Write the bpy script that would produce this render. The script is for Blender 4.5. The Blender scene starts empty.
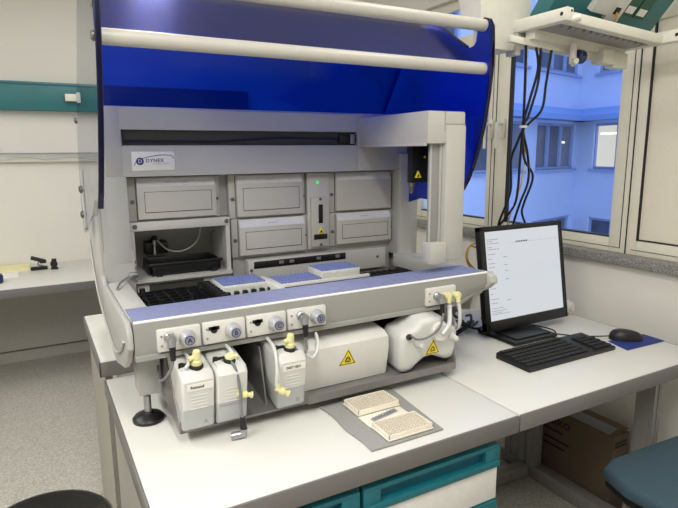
import bpy, bmesh, math, random
from mathutils import Matrix, Vector
random.seed(7)
D = bpy.data
C = bpy.context.scene.collection
PI = math.pi
W = {}                                   # world matrix of every object, by name

# ------------------------------------------------------------------ materials
def lin(c):
    return tuple((x/12.92 if x <= .04045 else ((x+.055)/1.055)**2.4) for x in c)
def rgb(r, g, b): return lin((r/255, g/255, b/255))

def mat(name, col, rough=.5, metal=0, var=.03, scale=40, bump=0, bscale=300, spec=.5, coat=0):
    m = D.materials.new(name); m.use_nodes = True
    nt = m.node_tree; b = nt.nodes['Principled BSDF']
    b.inputs['Roughness'].default_value = rough; b.inputs['Metallic'].default_value = metal
    b.inputs['Specular IOR Level'].default_value = spec
    b.inputs['Coat Weight'].default_value = coat
    tc = nt.nodes.new('ShaderNodeTexCoord'); nz = nt.nodes.new('ShaderNodeTexNoise')
    nz.inputs['Scale'].default_value = scale; nz.inputs['Detail'].default_value = 3
    nt.links.new(tc.outputs['Object'], nz.inputs['Vector'])
    rp = nt.nodes.new('ShaderNodeValToRGB')
    rp.color_ramp.elements[0].position = .3; rp.color_ramp.elements[1].position = .7
    rp.color_ramp.elements[0].color = (*[c*(1-var) for c in col], 1)
    rp.color_ramp.elements[1].color = (*[min(1, c*(1+var)) for c in col], 1)
    nt.links.new(nz.outputs['Fac'], rp.inputs['Fac']); nt.links.new(rp.outputs['Color'], b.inputs['Base Color'])
    if bump:
        n2 = nt.nodes.new('ShaderNodeTexNoise'); n2.inputs['Scale'].default_value = bscale
        nt.links.new(tc.outputs['Object'], n2.inputs['Vector'])
        bp = nt.nodes.new('ShaderNodeBump'); bp.inputs['Strength'].default_value = bump; bp.inputs['Distance'].default_value = .002
        nt.links.new(n2.outputs['Fac'], bp.inputs['Height']); nt.links.new(bp.outputs['Normal'], b.inputs['Normal'])
    return m

def speckle(name, c0, c1, c2, scale, rough=.6):
    m = D.materials.new(name); m.use_nodes = True
    nt = m.node_tree; b = nt.nodes['Principled BSDF']; b.inputs['Roughness'].default_value = rough
    tc = nt.nodes.new('ShaderNodeTexCoord')
    vo = nt.nodes.new('ShaderNodeTexVoronoi'); vo.inputs['Scale'].default_value = scale
    nt.links.new(tc.outputs['Object'], vo.inputs['Vector'])
    sp = nt.nodes.new('ShaderNodeSeparateColor'); nt.links.new(vo.outputs['Color'], sp.inputs['Color'])
    rp = nt.nodes.new('ShaderNodeValToRGB'); rp.color_ramp.interpolation = 'CONSTANT'
    e = rp.color_ramp.elements
    e[0].position = 0; e[0].color = (*c0, 1); e[1].position = .3; e[1].color = (*c1, 1)
    x = e.new(.78); x.color = (*c2, 1)
    nt.links.new(sp.outputs['Red'], rp.inputs['Fac']); nt.links.new(rp.outputs['Color'], b.inputs['Base Color'])
    return m

def glassy(name, tint, gloss=.05, rough=.03, f0=.5):
    m = D.materials.new(name); m.use_nodes = True; nt = m.node_tree
    nt.nodes.remove(nt.nodes['Principled BSDF'])
    out = nt.nodes['Material Output']
    tr = nt.nodes.new('ShaderNodeBsdfTransparent'); tr.inputs['Color'].default_value = (*tint, 1)
    gl = nt.nodes.new('ShaderNodeBsdfGlossy'); gl.inputs['Roughness'].default_value = rough
    gl.inputs['Color'].default_value = (1, 1, 1, 1)
    lw = nt.nodes.new('ShaderNodeLayerWeight'); lw.inputs['Blend'].default_value = f0
    mu = nt.nodes.new('ShaderNodeMath'); mu.operation = 'MULTIPLY'; mu.inputs[1].default_value = gloss
    mx = nt.nodes.new('ShaderNodeMixShader')
    nt.links.new(lw.outputs['Fresnel'], mu.inputs[0]); nt.links.new(mu.outputs[0], mx.inputs['Fac'])
    nt.links.new(tr.outputs[0], mx.inputs[1]); nt.links.new(gl.outputs[0], mx.inputs[2])
    nt.links.new(mx.outputs[0], out.inputs['Surface'])
    return m

def emit(name, col, s, base=(.0, .0, .0)):
    m = D.materials.new(name); m.use_nodes = True; b = m.node_tree.nodes['Principled BSDF']
    b.inputs['Base Color'].default_value = (*base, 1); b.inputs['Roughness'].default_value = .25
    b.inputs['Emission Color'].default_value = (*col, 1); b.inputs['Emission Strength'].default_value = s
    return m

M = dict(
    wall=mat('white wall paint', rgb(222, 219, 210), .9, var=.015, scale=3, bump=.05),
    ceil=mat('white ceiling paint', rgb(230, 228, 222), .9, var=.01),
    floor=speckle('speckled vinyl floor', rgb(160, 157, 148), rgb(178, 175, 166), rgb(194, 191, 182), 190, .45),
    granite=speckle('grey granite sill', rgb(95, 94, 92), rgb(128, 126, 122), rgb(165, 162, 158), 420, .35),
    winframe=mat('cream window frame', rgb(226, 221, 204), .45, var=.01),
    gasket=mat('black gasket', rgb(22, 22, 25), .6),
    blind=mat('cream roller blind', rgb(222, 214, 196), .8, var=.02, scale=120),
    base=mat('grey baseboard', rgb(170, 166, 158), .6),
    shell=mat('light grey instrument shell', rgb(172, 172, 168), .45, var=.012, scale=600),
    railgrey=mat('mid grey rail metal', rgb(154, 154, 149), .45, var=.012, scale=600),
    shell2=mat('pale grey plastic', rgb(188, 187, 181), .42, var=.01),
    door=mat('module door grey', rgb(182, 180, 172), .45, var=.01),
    doorlab=mat('module label strip', rgb(205, 205, 208), .25),
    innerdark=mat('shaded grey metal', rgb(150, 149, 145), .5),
    line=mat('dark groove', rgb(60, 58, 55), .7),
    steel=mat('brushed steel', rgb(170, 172, 176), .32, .85, var=.05),
    screw=mat('screw steel', rgb(120, 118, 114), .35, .8),
    alu=mat('blue grey aluminium', rgb(84, 90, 128), .45, .2, var=.03), aluridge=mat('aluminium ridge', rgb(132, 138, 176), .4, .3),  # blue grey tone for the grooves, a lighter one for the ridges
    alu2=mat('satin aluminium', rgb(190, 191, 192), .4, .35), traym=mat('dull tray metal', rgb(128, 126, 124), .45, .3),
    white=mat('white plastic', rgb(216, 215, 209), .4, var=.01),
    offw=mat('off white plastic', rgb(222, 219, 206), .4),
    edgeglint=mat('white edge highlight', rgb(242, 242, 240), .2, var=.0),  # near white, carries the highlight on the front rail's edge
    rod=mat('cream lacquered rod', rgb(196, 192, 184), .35, var=.01),
    black=mat('black plastic', rgb(17, 17, 19), .42),
    blackg=mat('black gloss plastic', rgb(9, 9, 11), .14, coat=.5),
    blackm=mat('matt black', rgb(26, 26, 25), .75),
    ink=mat('black ink', rgb(14, 14, 14), .7),
    darkgrey=mat('dark grey felt recess', rgb(58, 57, 52), .8),
    yellow=mat('warning yellow', rgb(240, 216, 52), .45),
    cream=mat('pale yellow fitting', rgb(222, 217, 160), .4),
    bottle=mat('milky polyethylene', rgb(210, 210, 206), .38, var=.015, scale=15),
    liquid=mat('liquid seen through milky plastic', rgb(178, 180, 180), .35),
    tubecl=mat('clear silicone tube', rgb(204, 206, 204), .3),
    cabgrey=mat('grey cable', rgb(120, 120, 122), .5),
    cabblk=mat('black cable', rgb(14, 14, 16), .45),
    caborg=mat('orange cable', rgb(200, 144, 50), .5),
    cabyel=mat('pale yellow cable', rgb(214, 196, 128), .5),
    top=mat('pale laminate worktop', rgb(214, 213, 207), .42, var=.01, scale=6),
    edge=mat('grey worktop edging', rgb(112, 109, 107), .5, var=.02),
    panel=mat('grey bench panel', rgb(160, 156, 148), .55),
    teal=mat('teal lacquer', rgb(20, 102, 114), .42),
    tealdk=mat('teal panel', rgb(48, 112, 116), .45, var=.05, scale=8),
    tealdeep=mat('teal handle recess', rgb(16, 90, 112), .5),
    cabfront=mat('white drawer front', rgb(226, 224, 220), .45),
    legm=mat('grey aluminium leg', rgb(140, 138, 133), .45, .1),
    card=mat('brown cardboard', rgb(96, 80, 64), .85, var=.05, scale=25),
    paper=mat('white paper', rgb(236, 234, 226), .8),
    paperyel=mat('yellowish paper', rgb(232, 226, 178), .8),
    felt=mat('grey felt mat', rgb(148, 147, 144), .95, var=.08, scale=500, bump=.3),
    plate=mat('ivory microplate plastic', rgb(240, 231, 214), .35),
    tip=mat('blue pipette tips', rgb(118, 130, 182), .4),
    rackw=mat('white rack plastic', rgb(216, 215, 208), .45),
    blue=mat('blue mouse mat', rgb(30, 48, 122), .7, var=.1, scale=60),
    fabric=mat('blue grey upholstery', rgb(58, 80, 93), .9, var=.12, scale=250, bump=.4),
    led=emit('green lamp', (.05, .8, .15), .9, (.02, .3, .05)),
    screen=emit('lit monitor screen', (.86, .90, .95), .70),
    bluedk=mat('dark navy plastic', rgb(36, 48, 92), .4),
    violet=mat('navy printing', rgb(44, 52, 120), .5),
    facade=mat('pale render facade', rgb(196, 208, 232), .9, var=.04, scale=.7),
    facframe=mat('facade window frame', rgb(150, 165, 200), .7),
    facledge=mat('facade ledge', rgb(130, 160, 210), .8),
    facpane=mat('dim facade pane', rgb(92, 98, 112), .3, var=.4, scale=.9),
    facpane2=mat('curtained facade pane', rgb(128, 132, 138), .5, var=.15, scale=1.2),
    faclit=emit('lit room pane', (1.0, .95, .78), .55, (.3, .3, .25)),
    faclamp=emit('lamp seen in lit room', (1.0, .98, .9), 1.6),
    deckm=speckle('speckled deck', rgb(96, 92, 86), rgb(112, 108, 102), rgb(128, 124, 118), 500, .5),
    lamp=emit('fluorescent tube diffuser', (1.0, .95, .85), 5.0, (.8, .8, .8)),
    acryl=glassy('blue acrylic', (.05, .21, .85), .85, .22, .4),
    acrylclear=glassy('smoky acrylic', (.84, .85, .87), .10, .05, .2),
    navyedge=mat('dark acrylic edge', rgb(10, 14, 60), .3),
    pane=glassy('window glass', (.97, .98, .99), .35, .0, .2),
    clear=glassy('clear plastic strip', (.86, .88, .92), .5, .1, .4),
)

# ------------------------------------------------------------------ mesh builder
class MB:
    def __init__(s): s.v = []; s.f = []; s.mi = []; s.m = 0; s.T = None
    def add(s, vs, fs):
        o = len(s.v)
        for p in vs:
            p = Vector(p); s.v.append(s.T @ p if s.T else p)
        for f in fs: s.f.append([i+o for i in f]); s.mi.append(s.m)
        return s
    def bm(s, b):
        b.verts.index_update()
        s.add([v.co.copy() for v in b.verts], [[v.index for v in f.verts] for f in b.faces]); b.free(); return s
    def box(s, x0, x1, y0, y1, z0, z1, b=0, seg=2):
        vs = [(x, y, z) for x in (x0, x1) for y in (y0, y1) for z in (z0, z1)]
        fs = [(0, 1, 3, 2), (4, 6, 7, 5), (0, 4, 5, 1), (2, 3, 7, 6), (0, 2, 6, 4), (1, 5, 7, 3)]
        if not b: return s.add(vs, fs)
        m = bmesh.new(); vv = [m.verts.new(p) for p in vs]
        for f in fs: m.faces.new([vv[i] for i in f])
        bmesh.ops.bevel(m, geom=m.edges[:], offset=b, segments=seg, affect='EDGES', profile=.5)
        return s.bm(m)
    def prism(s, pts, ax, a, c, b=0, seg=2):
        n = len(pts)
        def P(p, t): return {'x': (t, p[0], p[1]), 'y': (p[0], t, p[1]), 'z': (p[0], p[1], t)}[ax]
        m = bmesh.new()
        A = [m.verts.new(P(p, a)) for p in pts]; B = [m.verts.new(P(p, c)) for p in pts]
        fa = m.faces.new(A); fb = m.faces.new(B[::-1])
        for i in range(n): m.faces.new([A[i], B[i], B[(i+1) % n], A[(i+1) % n]])
        bmesh.ops.recalc_face_normals(m, faces=m.faces[:])
        if b:
            es = [e for e in m.edges if any(len(f.verts) == n and n > 4 or f in (fa, fb) for f in e.link_faces)] if b > 0 else m.edges[:]
            bmesh.ops.bevel(m, geom=es, offset=abs(b), segments=seg, affect='EDGES', profile=.5)
        return s.bm(m)
    def strip(s, path, t, ax, a, c):
        # a sheet of thickness t following path (2D), extruded along ax
        n = len(path); off = []
        for i in range(n):
            p0 = Vector(path[max(0, i-1)]); p1 = Vector(path[min(n-1, i+1)])
            d = (p1-p0).normalized(); nn = Vector((-d.y, d.x)); off.append(Vector(path[i])+nn*t)
        return s.prism([tuple(p) for p in path]+[tuple(p) for p in off[::-1]], ax, a, c)
    def cyl(s, p0, p1, r0, r1=None, n=18, cap=True):
        if r1 is None: r1 = r0
        p0 = Vector(p0); p1 = Vector(p1); q = (p1-p0).to_track_quat('Z', 'Y')
        vs = []; fs = []
        for p, r in ((p0, r0), (p1, r1)):
            for i in range(n): vs.append(p+q @ Vector((r*math.cos(2*PI*i/n), r*math.sin(2*PI*i/n), 0)))
        for i in range(n): j = (i+1) % n; fs.append((i, j, n+j, n+i))
        if cap: fs.append(tuple(range(n))[::-1]); fs.append(tuple(range(n, 2*n)))
        return s.add(vs, fs)
    def lathe(s, prof, c, d=(0, 0, 1), n=24):
        c = Vector(c); q = Vector(d).to_track_quat('Z', 'Y'); vs = []; fs = []; k = len(prof)
        for r, h in prof:
            for i in range(n): vs.append(c+q @ Vector((r*math.cos(2*PI*i/n), r*math.sin(2*PI*i/n), h)))
        for a in range(k-1):
            for i in range(n): j = (i+1) % n; fs.append((a*n+i, a*n+j, a*n+n+j, a*n+n+i))
        fs.append(tuple(range(n))[::-1]); fs.append(tuple(range((k-1)*n, k*n)))
        return s.add(vs, fs)
    def tube(s, pts, r, n=8, sub=6, closed=False):
        P = [Vector(p) for p in pts]; Q = []
        k = len(P)
        for i in range(k if closed else k-1):
            a = P[(i-1) % k] if closed or i > 0 else P[0]*2-P[1]
            b = P[i]; c = P[(i+1) % k]
            d = P[(i+2) % k] if closed or i+2 < k else P[-1]*2-P[-2]
            for j in range(sub):
                t = j/sub
                Q.append(.5*((2*b)+(c-a)*t+(2*a-5*b+4*c-d)*t*t+(3*b-a-3*c+d)*t**3))
        if not closed: Q.append(P[-1])
        vs = []; fs = []; L = len(Q); q = None; up = None
        for i in range(L):
            if closed: t = (Q[(i+1) % L]-Q[i-1]).normalized()
            else: t = (Q[min(L-1, i+1)]-Q[max(0, i-1)]).normalized()
            if up is None: up = t.orthogonal().normalized()
            else: up = (up-t*up.dot(t)).normalized()
            w = t.cross(up)
            for j in range(n): an = 2*PI*j/n; vs.append(Q[i]+up*(r*math.cos(an))+w*(r*math.sin(an)))
        for i in range(L if closed else L-1):
            ii = (i+1) % L
            for j in range(n): jj = (j+1) % n; fs.append((i*n+j, i*n+jj, ii*n+jj, ii*n+j))
        if not closed: fs.append(tuple(range(n))[::-1]); fs.append(tuple(range((L-1)*n, L*n)))
        return s.add(vs, fs)

def link(name, data, parent, loc=None, rot=None):
    o = D.objects.new(name, data); C.objects.link(o)
    m = Matrix.Identity(4)
    if loc is not None: m = Matrix.Translation(loc)
    if rot is not None: m = m @ rot.to_4x4()
    o.matrix_local = m
    if parent: o.parent = parent; W[o.name] = W[parent.name] @ m
    else: W[o.name] = m
    return o

def build(name, mb, ms, parent=None, loc=None, ang=35, local=False):
    if not isinstance(ms, (list, tuple)): ms = [ms]
    inv = W[parent.name].inverted() if parent else Matrix.Translation(-Vector(loc)) if loc is not None else Matrix.Identity(4)
    if local: inv = Matrix.Identity(4)
    me = D.meshes.new(name); me.from_pydata([tuple(inv @ v) for v in mb.v], [], mb.f)
    for m in ms: me.materials.append(m)
    me.polygons.foreach_set('material_index', mb.mi)
    b = bmesh.new(); b.from_mesh(me); bmesh.ops.recalc_face_normals(b, faces=b.faces[:]); b.to_mesh(me); b.free()
    me.polygons.foreach_set('use_smooth', [True]*len(me.polygons)); me.set_sharp_from_angle(angle=math.radians(ang))
    return link(name, me, parent, loc)

def tag(o, label, cat=None, group=None):
    o['label'] = label
    if cat: o['category'] = cat
    if group: o['group'] = group
    return o
def thing(name, label, cat, loc, rz=0, group=None, rot=None):
    o = link(name, None, None, Vector(loc), rot if rot is not None else Matrix.Rotation(rz, 3, 'Z')); o.empty_display_size = .05
    return tag(o, label, cat, group)
def solo(name, mb, m, label, cat, loc, group=None, ang=35):
    return tag(build(name, mb, m, None, Vector(loc), ang), label, cat, group)
def struct(name, mb, m):
    o = build(name, mb, m, None); o['kind'] = 'structure'; return o
def copy_tree(o, parent=None):
    c = o.copy(); C.objects.link(c); c.parent = parent
    W[c.name] = W[parent.name] @ c.matrix_local if parent else c.matrix_local.copy()
    for ch in list(o.children): copy_tree(ch, c)
    return c
def box(*a, **k): return MB().box(*a, **k)

def lettering(name, text, size, mtx, m, parent, align='LEFT', spacing=1.0, bold=0):
    cu = D.curves.new(name, 'FONT'); cu.body = text; cu.size = size; cu.extrude = .00025; cu.align_x = align; cu.align_y = 'CENTER'
    cu.space_character = spacing; cu.offset = bold; cu.resolution_u = 3
    t = D.objects.new(name, cu); C.objects.link(t); bpy.context.view_layer.update()
    me = D.meshes.new_from_object(t.evaluated_get(bpy.context.evaluated_depsgraph_get()))
    D.objects.remove(t); D.curves.remove(cu)
    me.transform(W[parent.name].inverted() @ mtx); me.materials.clear(); me.materials.append(m)
    return link(name, me, parent)
FRONT = Matrix(((1, 0, 0), (0, 0, -1), (0, 1, 0))).to_4x4()      # text in XZ facing -Y
def at(x, y, z, R=FRONT): return Matrix.Translation((x, y, z)) @ R

# ------------------------------------------------------------------ camera
cam = D.cameras.new('camera'); co = D.objects.new('camera', cam); C.objects.link(co)
f, yaw, pitch, roll = 555.96, .501998, .182275, -.0071237
F = Vector((math.sin(yaw)*math.cos(pitch), math.cos(yaw)*math.cos(pitch), -math.sin(pitch)))
r = Vector((math.cos(yaw), -math.sin(yaw), 0)); u = r.cross(F)
r2 = r*math.cos(roll)+u*math.sin(roll); u2 = u*math.cos(roll)-r*math.sin(roll)
Rm = Matrix((r2, u2, -F)).transposed()
co.matrix_world = Matrix.Translation((0, 0, 1.44)) @ Rm.to_4x4()
cam.sensor_width = 36; cam.lens = f/678*36; cam.clip_start = .02; cam.clip_end = 200
bpy.context.scene.camera = co
sc = bpy.context.scene
sc.view_settings.view_transform = 'Standard'; sc.view_settings.look = 'None'; sc.view_settings.gamma = 1
sc.view_settings.use_curve_mapping = False; sc.view_settings.exposure = .08
sc.cycles.max_bounces = 10; sc.cycles.transparent_max_bounces = 16
try: sc.cycles.use_denoising = True
except Exception: pass

# ------------------------------------------------------------------ setting
XW, YB, ZC, ZH, ZS = 2.13, 4.36, 2.75, 2.26, 1.008
struct('floor', box(-2.6, 2.3, -2.3, 4.5, -.08, 0), M['floor'])
struct('ceiling', box(-2.6, 2.3, -2.3, 4.5, ZC, ZC+.08), M['ceil'])
struct('wall_back', box(-2.6, 2.3, YB, YB+.12, 0, ZC), M['wall'])
struct('wall_left', box(-2.62, -2.5, -2.3, YB, 0, ZC), M['wall'])
struct('wall_front', box(-2.5, 2.3, -2.32, -2.2, 0, ZC), M['wall'])
w = MB()
w.box(XW, XW+.2, -2.2, YB, 0, .966); w.box(XW, XW+.2, -2.2, YB, ZH, ZC)
w.box(XW, XW+.2, 2.93, YB, .966, ZH); w.box(XW, XW+.2, -2.2, .82, .966, ZH)
struct('wall_right', w, M['wall'])
struct('trim_sill', box(2.10, 2.33, .70, 3.05, .966, ZS, b=.004), M['granite'])
b = MB(); b.box(-2.5, 2.13, YB-.015, YB, 0, .08)
struct('baseboard_back', b, M['base'])

XF0, XF1 = 2.165, 2.195                   # window frame depth
def window(name, ya, yb, glass, blind=False, handle=None, za=ZS, zb=ZH, tr=(1.93, 2.06)):
    """one sash with fanlight between mullions ya..yb, glass gives the pane edges"""
    ga, gb = glass
    fr = MB()
    z0 = za+.062; z1 = tr[0]
    fr.box(XF0, XF1, ya, ga, za, zb, b=.003); fr.box(XF0, XF1, gb, yb, za, zb, b=.003)
    fr.box(XF0, XF1, ga, gb, za, z0, b=.003); fr.box(XF0, XF1, ga, gb, tr[0], tr[1], b=.003)
    fr.box(XF0, XF1, ga, gb, zb-.05, zb, b=.003)
    root = struct(name, fr, M['winframe'])
    g = MB()
    if blind: g.box(XF0-.002, XF0+.01, gb-.006, gb, z0, z1)
    g.box(XF0-.002, XF0+.03, ga, gb, z0, z0+.005)
    g.box(XF0-.002, XF0-.0005, ya+.025, ya+.028, za+.02, z1)
    g.box(XF0-.002, XF0-.0005, ya+.025, yb-.025, za+.02, za+.022)
    g.box(XF0-.0015, XF0+.02, ya-.002, ya+.003, za, zb)
    build('gasket', g, M['gasket'], root)
    if blind:
        build('roller_blind', box(XF0+.008, XF0+.012, ga, gb, z0, z1), M['blind'], root)
        build('upper_pane', box(XF0+.013, XF0+.019, ga, gb, tr[1], zb-.05), M['pane'], root)
    else:
        build('pane', box(XF0+.013, XF0+.019, ga, gb, z0, z1), M['pane'], root)
        build('upper_pane', box(XF0+.013, XF0+.019, ga, gb, tr[1], zb-.05), M['pane'], root)
    if handle is not None:
        h = MB(); h.box(XF0-.012, XF0, handle-.014, handle+.014, 1.50, 1.60, b=.004)
        h.tube([(XF0-.01, handle, 1.575), (XF0-.045, handle, 1.575), (XF0-.05, handle, 1.56), (XF0-.05, handle, 1.45)], .008)
        build('window_handle', h, M['winframe'], root)
    return root
window('window_1', 1.44, 2.222, (1.52, 2.137), handle=2.165)
window('window_2', .82, 1.44, (.90, 1.395), blind=True)
window('window_3', 2.222, 2.93, (2.282, 2.85), handle=2.25)
dk = MB(); dk.box(XF0+.001, XF0+.0125, 2.116, 2.1375, ZS+.062, 1.93)
build('reveal_strip', dk, M['gasket'], D.objects['window_1'])

# ceiling luminaires (above the frame)
lum_spots = [(-1.3, .2), (.2, -.15), (-1.2, 2.2), (.55, 2.9), (1.45, 1.0)]
def luminaire(x, y, i):
    t = thing('ceiling_light', ['long fluorescent ceiling light at the left front of the room', 'long fluorescent ceiling light above the camera',
              'long fluorescent ceiling light above the left aisle', 'long fluorescent ceiling light behind the analyzer', 'long fluorescent ceiling light near the window wall'][i], 'ceiling light', (x, y, ZC-.09), 0, 'ceiling lights')
    h = MB(); h.box(x-.10, x+.10, y-.62, y+.62, ZC-.05, ZC, b=.004); build('housing', h, M['white'], t)
    d = MB(); d.box(x-.085, x+.085, y-.60, y+.60, ZC-.09, ZC-.05, b=.01); build('diffuser', d, M['lamp'], t)
for i, (x, y) in enumerate(lum_spots):
    luminaire(x, y, i)
    L = D.lights.new('fluorescent', 'AREA'); L.shape = 'RECTANGLE'; L.size = .17; L.size_y = 1.2
    L.energy = [42, 27, 26, 10, 6][i]; L.color = (1.0, .992, .965)
    lo = D.objects.new('fluorescent', L); C.objects.link(lo); lo.location = (x, y, ZC-.095)

# ------------------------------------------------------------------ worktops
t = thing('lab_bench', 'pale topped lab bench with grey edging, carrying the analyzer', 'bench', (.62, 1.39, 0))
m = MB(); m.box(.148, 1.090, .990, 1.800, .6905, .74, b=.004); top = build('worktop', m, M['top'], t)
m = MB(); m.box(.142, 1.0905, .985, .991, .69, .7385, b=.002); m.box(.142, .149, .985, 1.8, .69, .7385, b=.002)
build('edging', m, M['edge'], t)
m = MB(); m.box(.160, .180, 1.0, 1.78, 0, .69); build('side_panel', m, M['panel'], t)
m = MB(); m.box(1.045, 1.086, 1.12, 1.75, 0, .69, b=.003); build('side_panel', m, M['panel'], t)
m = MB(); m.box(.18, 1.045, 1.74, 1.76, .1, .69); build('back_panel', m, M['panel'], t)

t = thing('lab_bench', 'slightly higher white topped bench behind the analyzer', 'bench', (.66, 2.1, 0))
m = MB(); m.box(.138, 1.60, 1.812, 2.39, .746, .795, b=.004); build('worktop', m, M['top'], t)
m = MB(); m.box(.133, 1.60, 1.806, 1.813, .745, .7935, b=.002); m.box(.133, .139, 1.806, 2.39, .745, .7935, b=.002)
build('edging', m, M['edge'], t)
m = MB(); m.box(.150, .172, 1.83, 2.42, 0, .745); build('side_panel', m, M['panel'], t)
m = MB(); m.box(1.56, 1.59, 1.83, 2.38, 0, .745); build('side_panel', m, M['panel'], t)

t = thing('computer_desk', 'pale topped desk on a grey metal frame, carrying the monitor and keyboard', 'desk', (1.55, 1.39, 0))
m = MB(); m.box(1.0965, 2.0, .990, 1.800, .6905, .74, b=.004); build('worktop', m, M['top'], t)
m = MB(); m.box(1.0955, 2.0, .985, .991, .69, .7385, b=.002); m.box(1.999, 2.005, .985, 1.80, .69, .7385, b=.002)
build('edging', m, M['edge'], t)
def ribcol(x0, x1, y0, y1, z0, z1, nx, ny):
    m = MB(); m.box(x0, x1, y0, y1, z0, z1)
    for i in range(ny):
        a = y0+(y1-y0)*(i+.12)/ny; c = y0+(y1-y0)*(i+.88)/ny
        m.box(x0-.006, x0+.002, a, c, z0, z1); m.box(x1-.002, x1+.006, a, c, z0, z1)
    for i in range(nx):
        a = x0+(x1-x0)*(i+.12)/nx; c = x0+(x1-x0)*(i+.88)/nx
        m.box(a, c, y0-.006, y0+.002, z0, z1)
    return m
build('leg', ribcol(1.852, 1.900, 1.080, 1.14, .06, .69, 2, 1), M['legm'], t)
build('leg', ribcol(1.832, 1.878, 1.565, 1.735, .06, .69, 2, 4), M['legm'], t)
build('leg', ribcol(1.12, 1.165, 1.68, 1.74, .06, .69, 2, 1), M['legm'], t)
build('foot_rail', box(1.830, 1.893, .98, 1.76, 0, .06, b=.006), M['legm'], t)
build('foot_rail', box(1.112, 1.172, 1.58, 1.79, 0, .06, b=.006), M['legm'], t)
build('cross_rail', box(1.172, 1.825, 1.585, 1.635, .01, .06, b=.004), M['legm'], t)
build('apron', box(1.12, 1.88, 1.70, 1.725, .60, .69), M['legm'], t)

def drawer_cabinet(x0, x1, label):
    t = thing('drawer_cabinet', label, 'cabinet', ((x0+x1)/2, 1.35, 0), 0, 'drawer cabinets under the bench')
    m = MB(); m.box(x0, x1, 1.02, 1.73, .05, .672); build('body', m, M['panel'], t)
    build('plinth', box(x0+.02, x1-.02, 1.05, 1.70, 0, .05), M['gasket'], t)
    z = .668
    for i in range(3):
        h = .165 if i < 2 else .27
        d = MB(); d.box(x0+.004, x1-.004, 1.0, 1.022, z-h+.004, z-.064, b=.002); dr = build('drawer', d, M['cabfront'], t)
        p = MB(); p.box(x0+.002, x1-.002, .992, 1.022, z-.064, z-.045, b=.003); p.box(x0+.002, x1-.002, .996, 1.022, z-.012, z, b=.002)
        p.box(x0+.002, x0+.05, .996, 1.022, z-.050, z-.008, b=.002); p.box(x1-.05, x1-.002, .996, 1.022, z-.050, z-.008, b=.002)
        build('handle_strip', p, M['teal'], dr)
        q = MB(); q.box(x0+.04, x1-.04, 1.014, 1.021, z-.048, z-.010); build('handle_recess', q, M['tealdeep'], dr)
        z -= h
drawer_cabinet(.606, 1.036, 'right drawer cabinet with full width teal handle strips under the bench')
drawer_cabinet(.186, .600, 'left drawer cabinet mostly cut off by the bottom of the photo')

# back counter along the rear wall
t = thing('wall_counter', 'long white counter along the rear wall on the left', 'counter', (-1.0, 4.0, 0))
m = MB(); m.box(-2.5, .60, 3.615, 4.355, .63, .68, b=.003); build('worktop', m, M['top'], t)
build('edging', box(-2.5, .60, 3.608, 3.616, .628, .678, b=.002), M['edge'], t)
build('leg', box(.32, .37, 3.70, 3.75, 0, .63), M['white'], t)
build('leg', box(-2.2, -2.15, 3.70, 3.75, 0, .63), M['white'], t)
build('rear_panel', box(-2.5, .58, 4.30, 4.33, .10, .62), M['panel'], t)

# things on the counter
t = thing('stapler', 'open black stapler lying on the rear counter', 'stapler', (-.005, 4.14, .68))
m = MB(); m.box(-.055, .045, 4.12, 4.16, .68, .70, b=.005); build('base', m, M['blackm'], t)
m = MB(); m.cyl((-.048, 4.14, .765), (.03, 4.14, .735), .013); m.box(.0, .04, 4.13, 4.15, .722, .745, b=.004); build('upper_arm', m, M['black'], t)
m = MB(); m.tube([(.028, 4.14, .70), (-.01, 4.14, .715), (.0, 4.14, .74)], .004); build('spring', m, M['screw'], t)
t = thing('tape_dispenser', 'small black tape dispenser standing right of the open stapler', 'tape dispenser', (.087, 4.11, .68))
m = MB(); m.box(.063, .107, 4.09, 4.13, .68, .694, b=.004); build('base', m, M['black'], t)
m = MB(); m.cyl((.083, 4.095, .716), (.083, 4.125, .716), .022); build('reel', m, M['blackm'], t)
m = MB(); m.box(.07, .10, 4.095, 4.125, .735, .75, b=.003); build('cutter', m, M['black'], t)
solo('paper_stack', box(-.40, -.06, 4.14, 4.34, .68, .695), M['paperyel'], 'low stack of yellowish papers on the rear counter against the wall', 'papers', (-.2, 4.24, .68))
solo('paper_sheet', box(-.42, -.125, 3.96, 4.09, .6802, .6865), M['paper'], 'white sheet lying in front of the yellowish papers', 'paper', (-.25, 4.02, .68))
m = MB(); m.lathe([(.0, 0), (.03, 0), (.036, .008), (.036, .045), (.03, .055), (0, .055)], (-.235, 3.82, .68))
solo('round_pot', m, M['bluedk'], 'dark round pot at the left frame edge on the rear counter', 'pot', (-.235, 3.82, .68))

# trunking on the back wall
t = thing('cable_trunking', 'long teal cable trunking across the rear wall', 'cable trunking', (-.6, 4.30, 1.72))
m = MB(); m.box(-2.5, 1.55, 4.28, 4.36, 1.722, 1.905, b=.006); build('body', m, M['tealdk'], t)
m = MB(); m.box(-2.5, 1.55, 4.276, 4.281, 1.885, 1.892); build('cover_seam', m, M['tealdeep'], t)
s = build('socket_block', box(.252, .322, 4.24, 4.28, 1.785, 1.832, b=.003), M['offw'], t)
build('socket_lid', box(.322, .345, 4.225, 4.28, 1.775, 1.842, b=.003), M['white'], s)
t = thing('wall_rail', 'pale translucent ledge rail on the rear wall below the trunking', 'wall rail', (-.6, 4.32, 1.38))
m = MB(); m.box(-2.5, 1.4, 4.27, 4.36, 1.438, 1.446); build('glass_top', m, M['clear'], t)
m = MB(); m.box(-2.5, 1.4, 4.325, 4.36, 1.385, 1.438, b=.004); build('rail', m, M['offw'], t)
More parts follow.
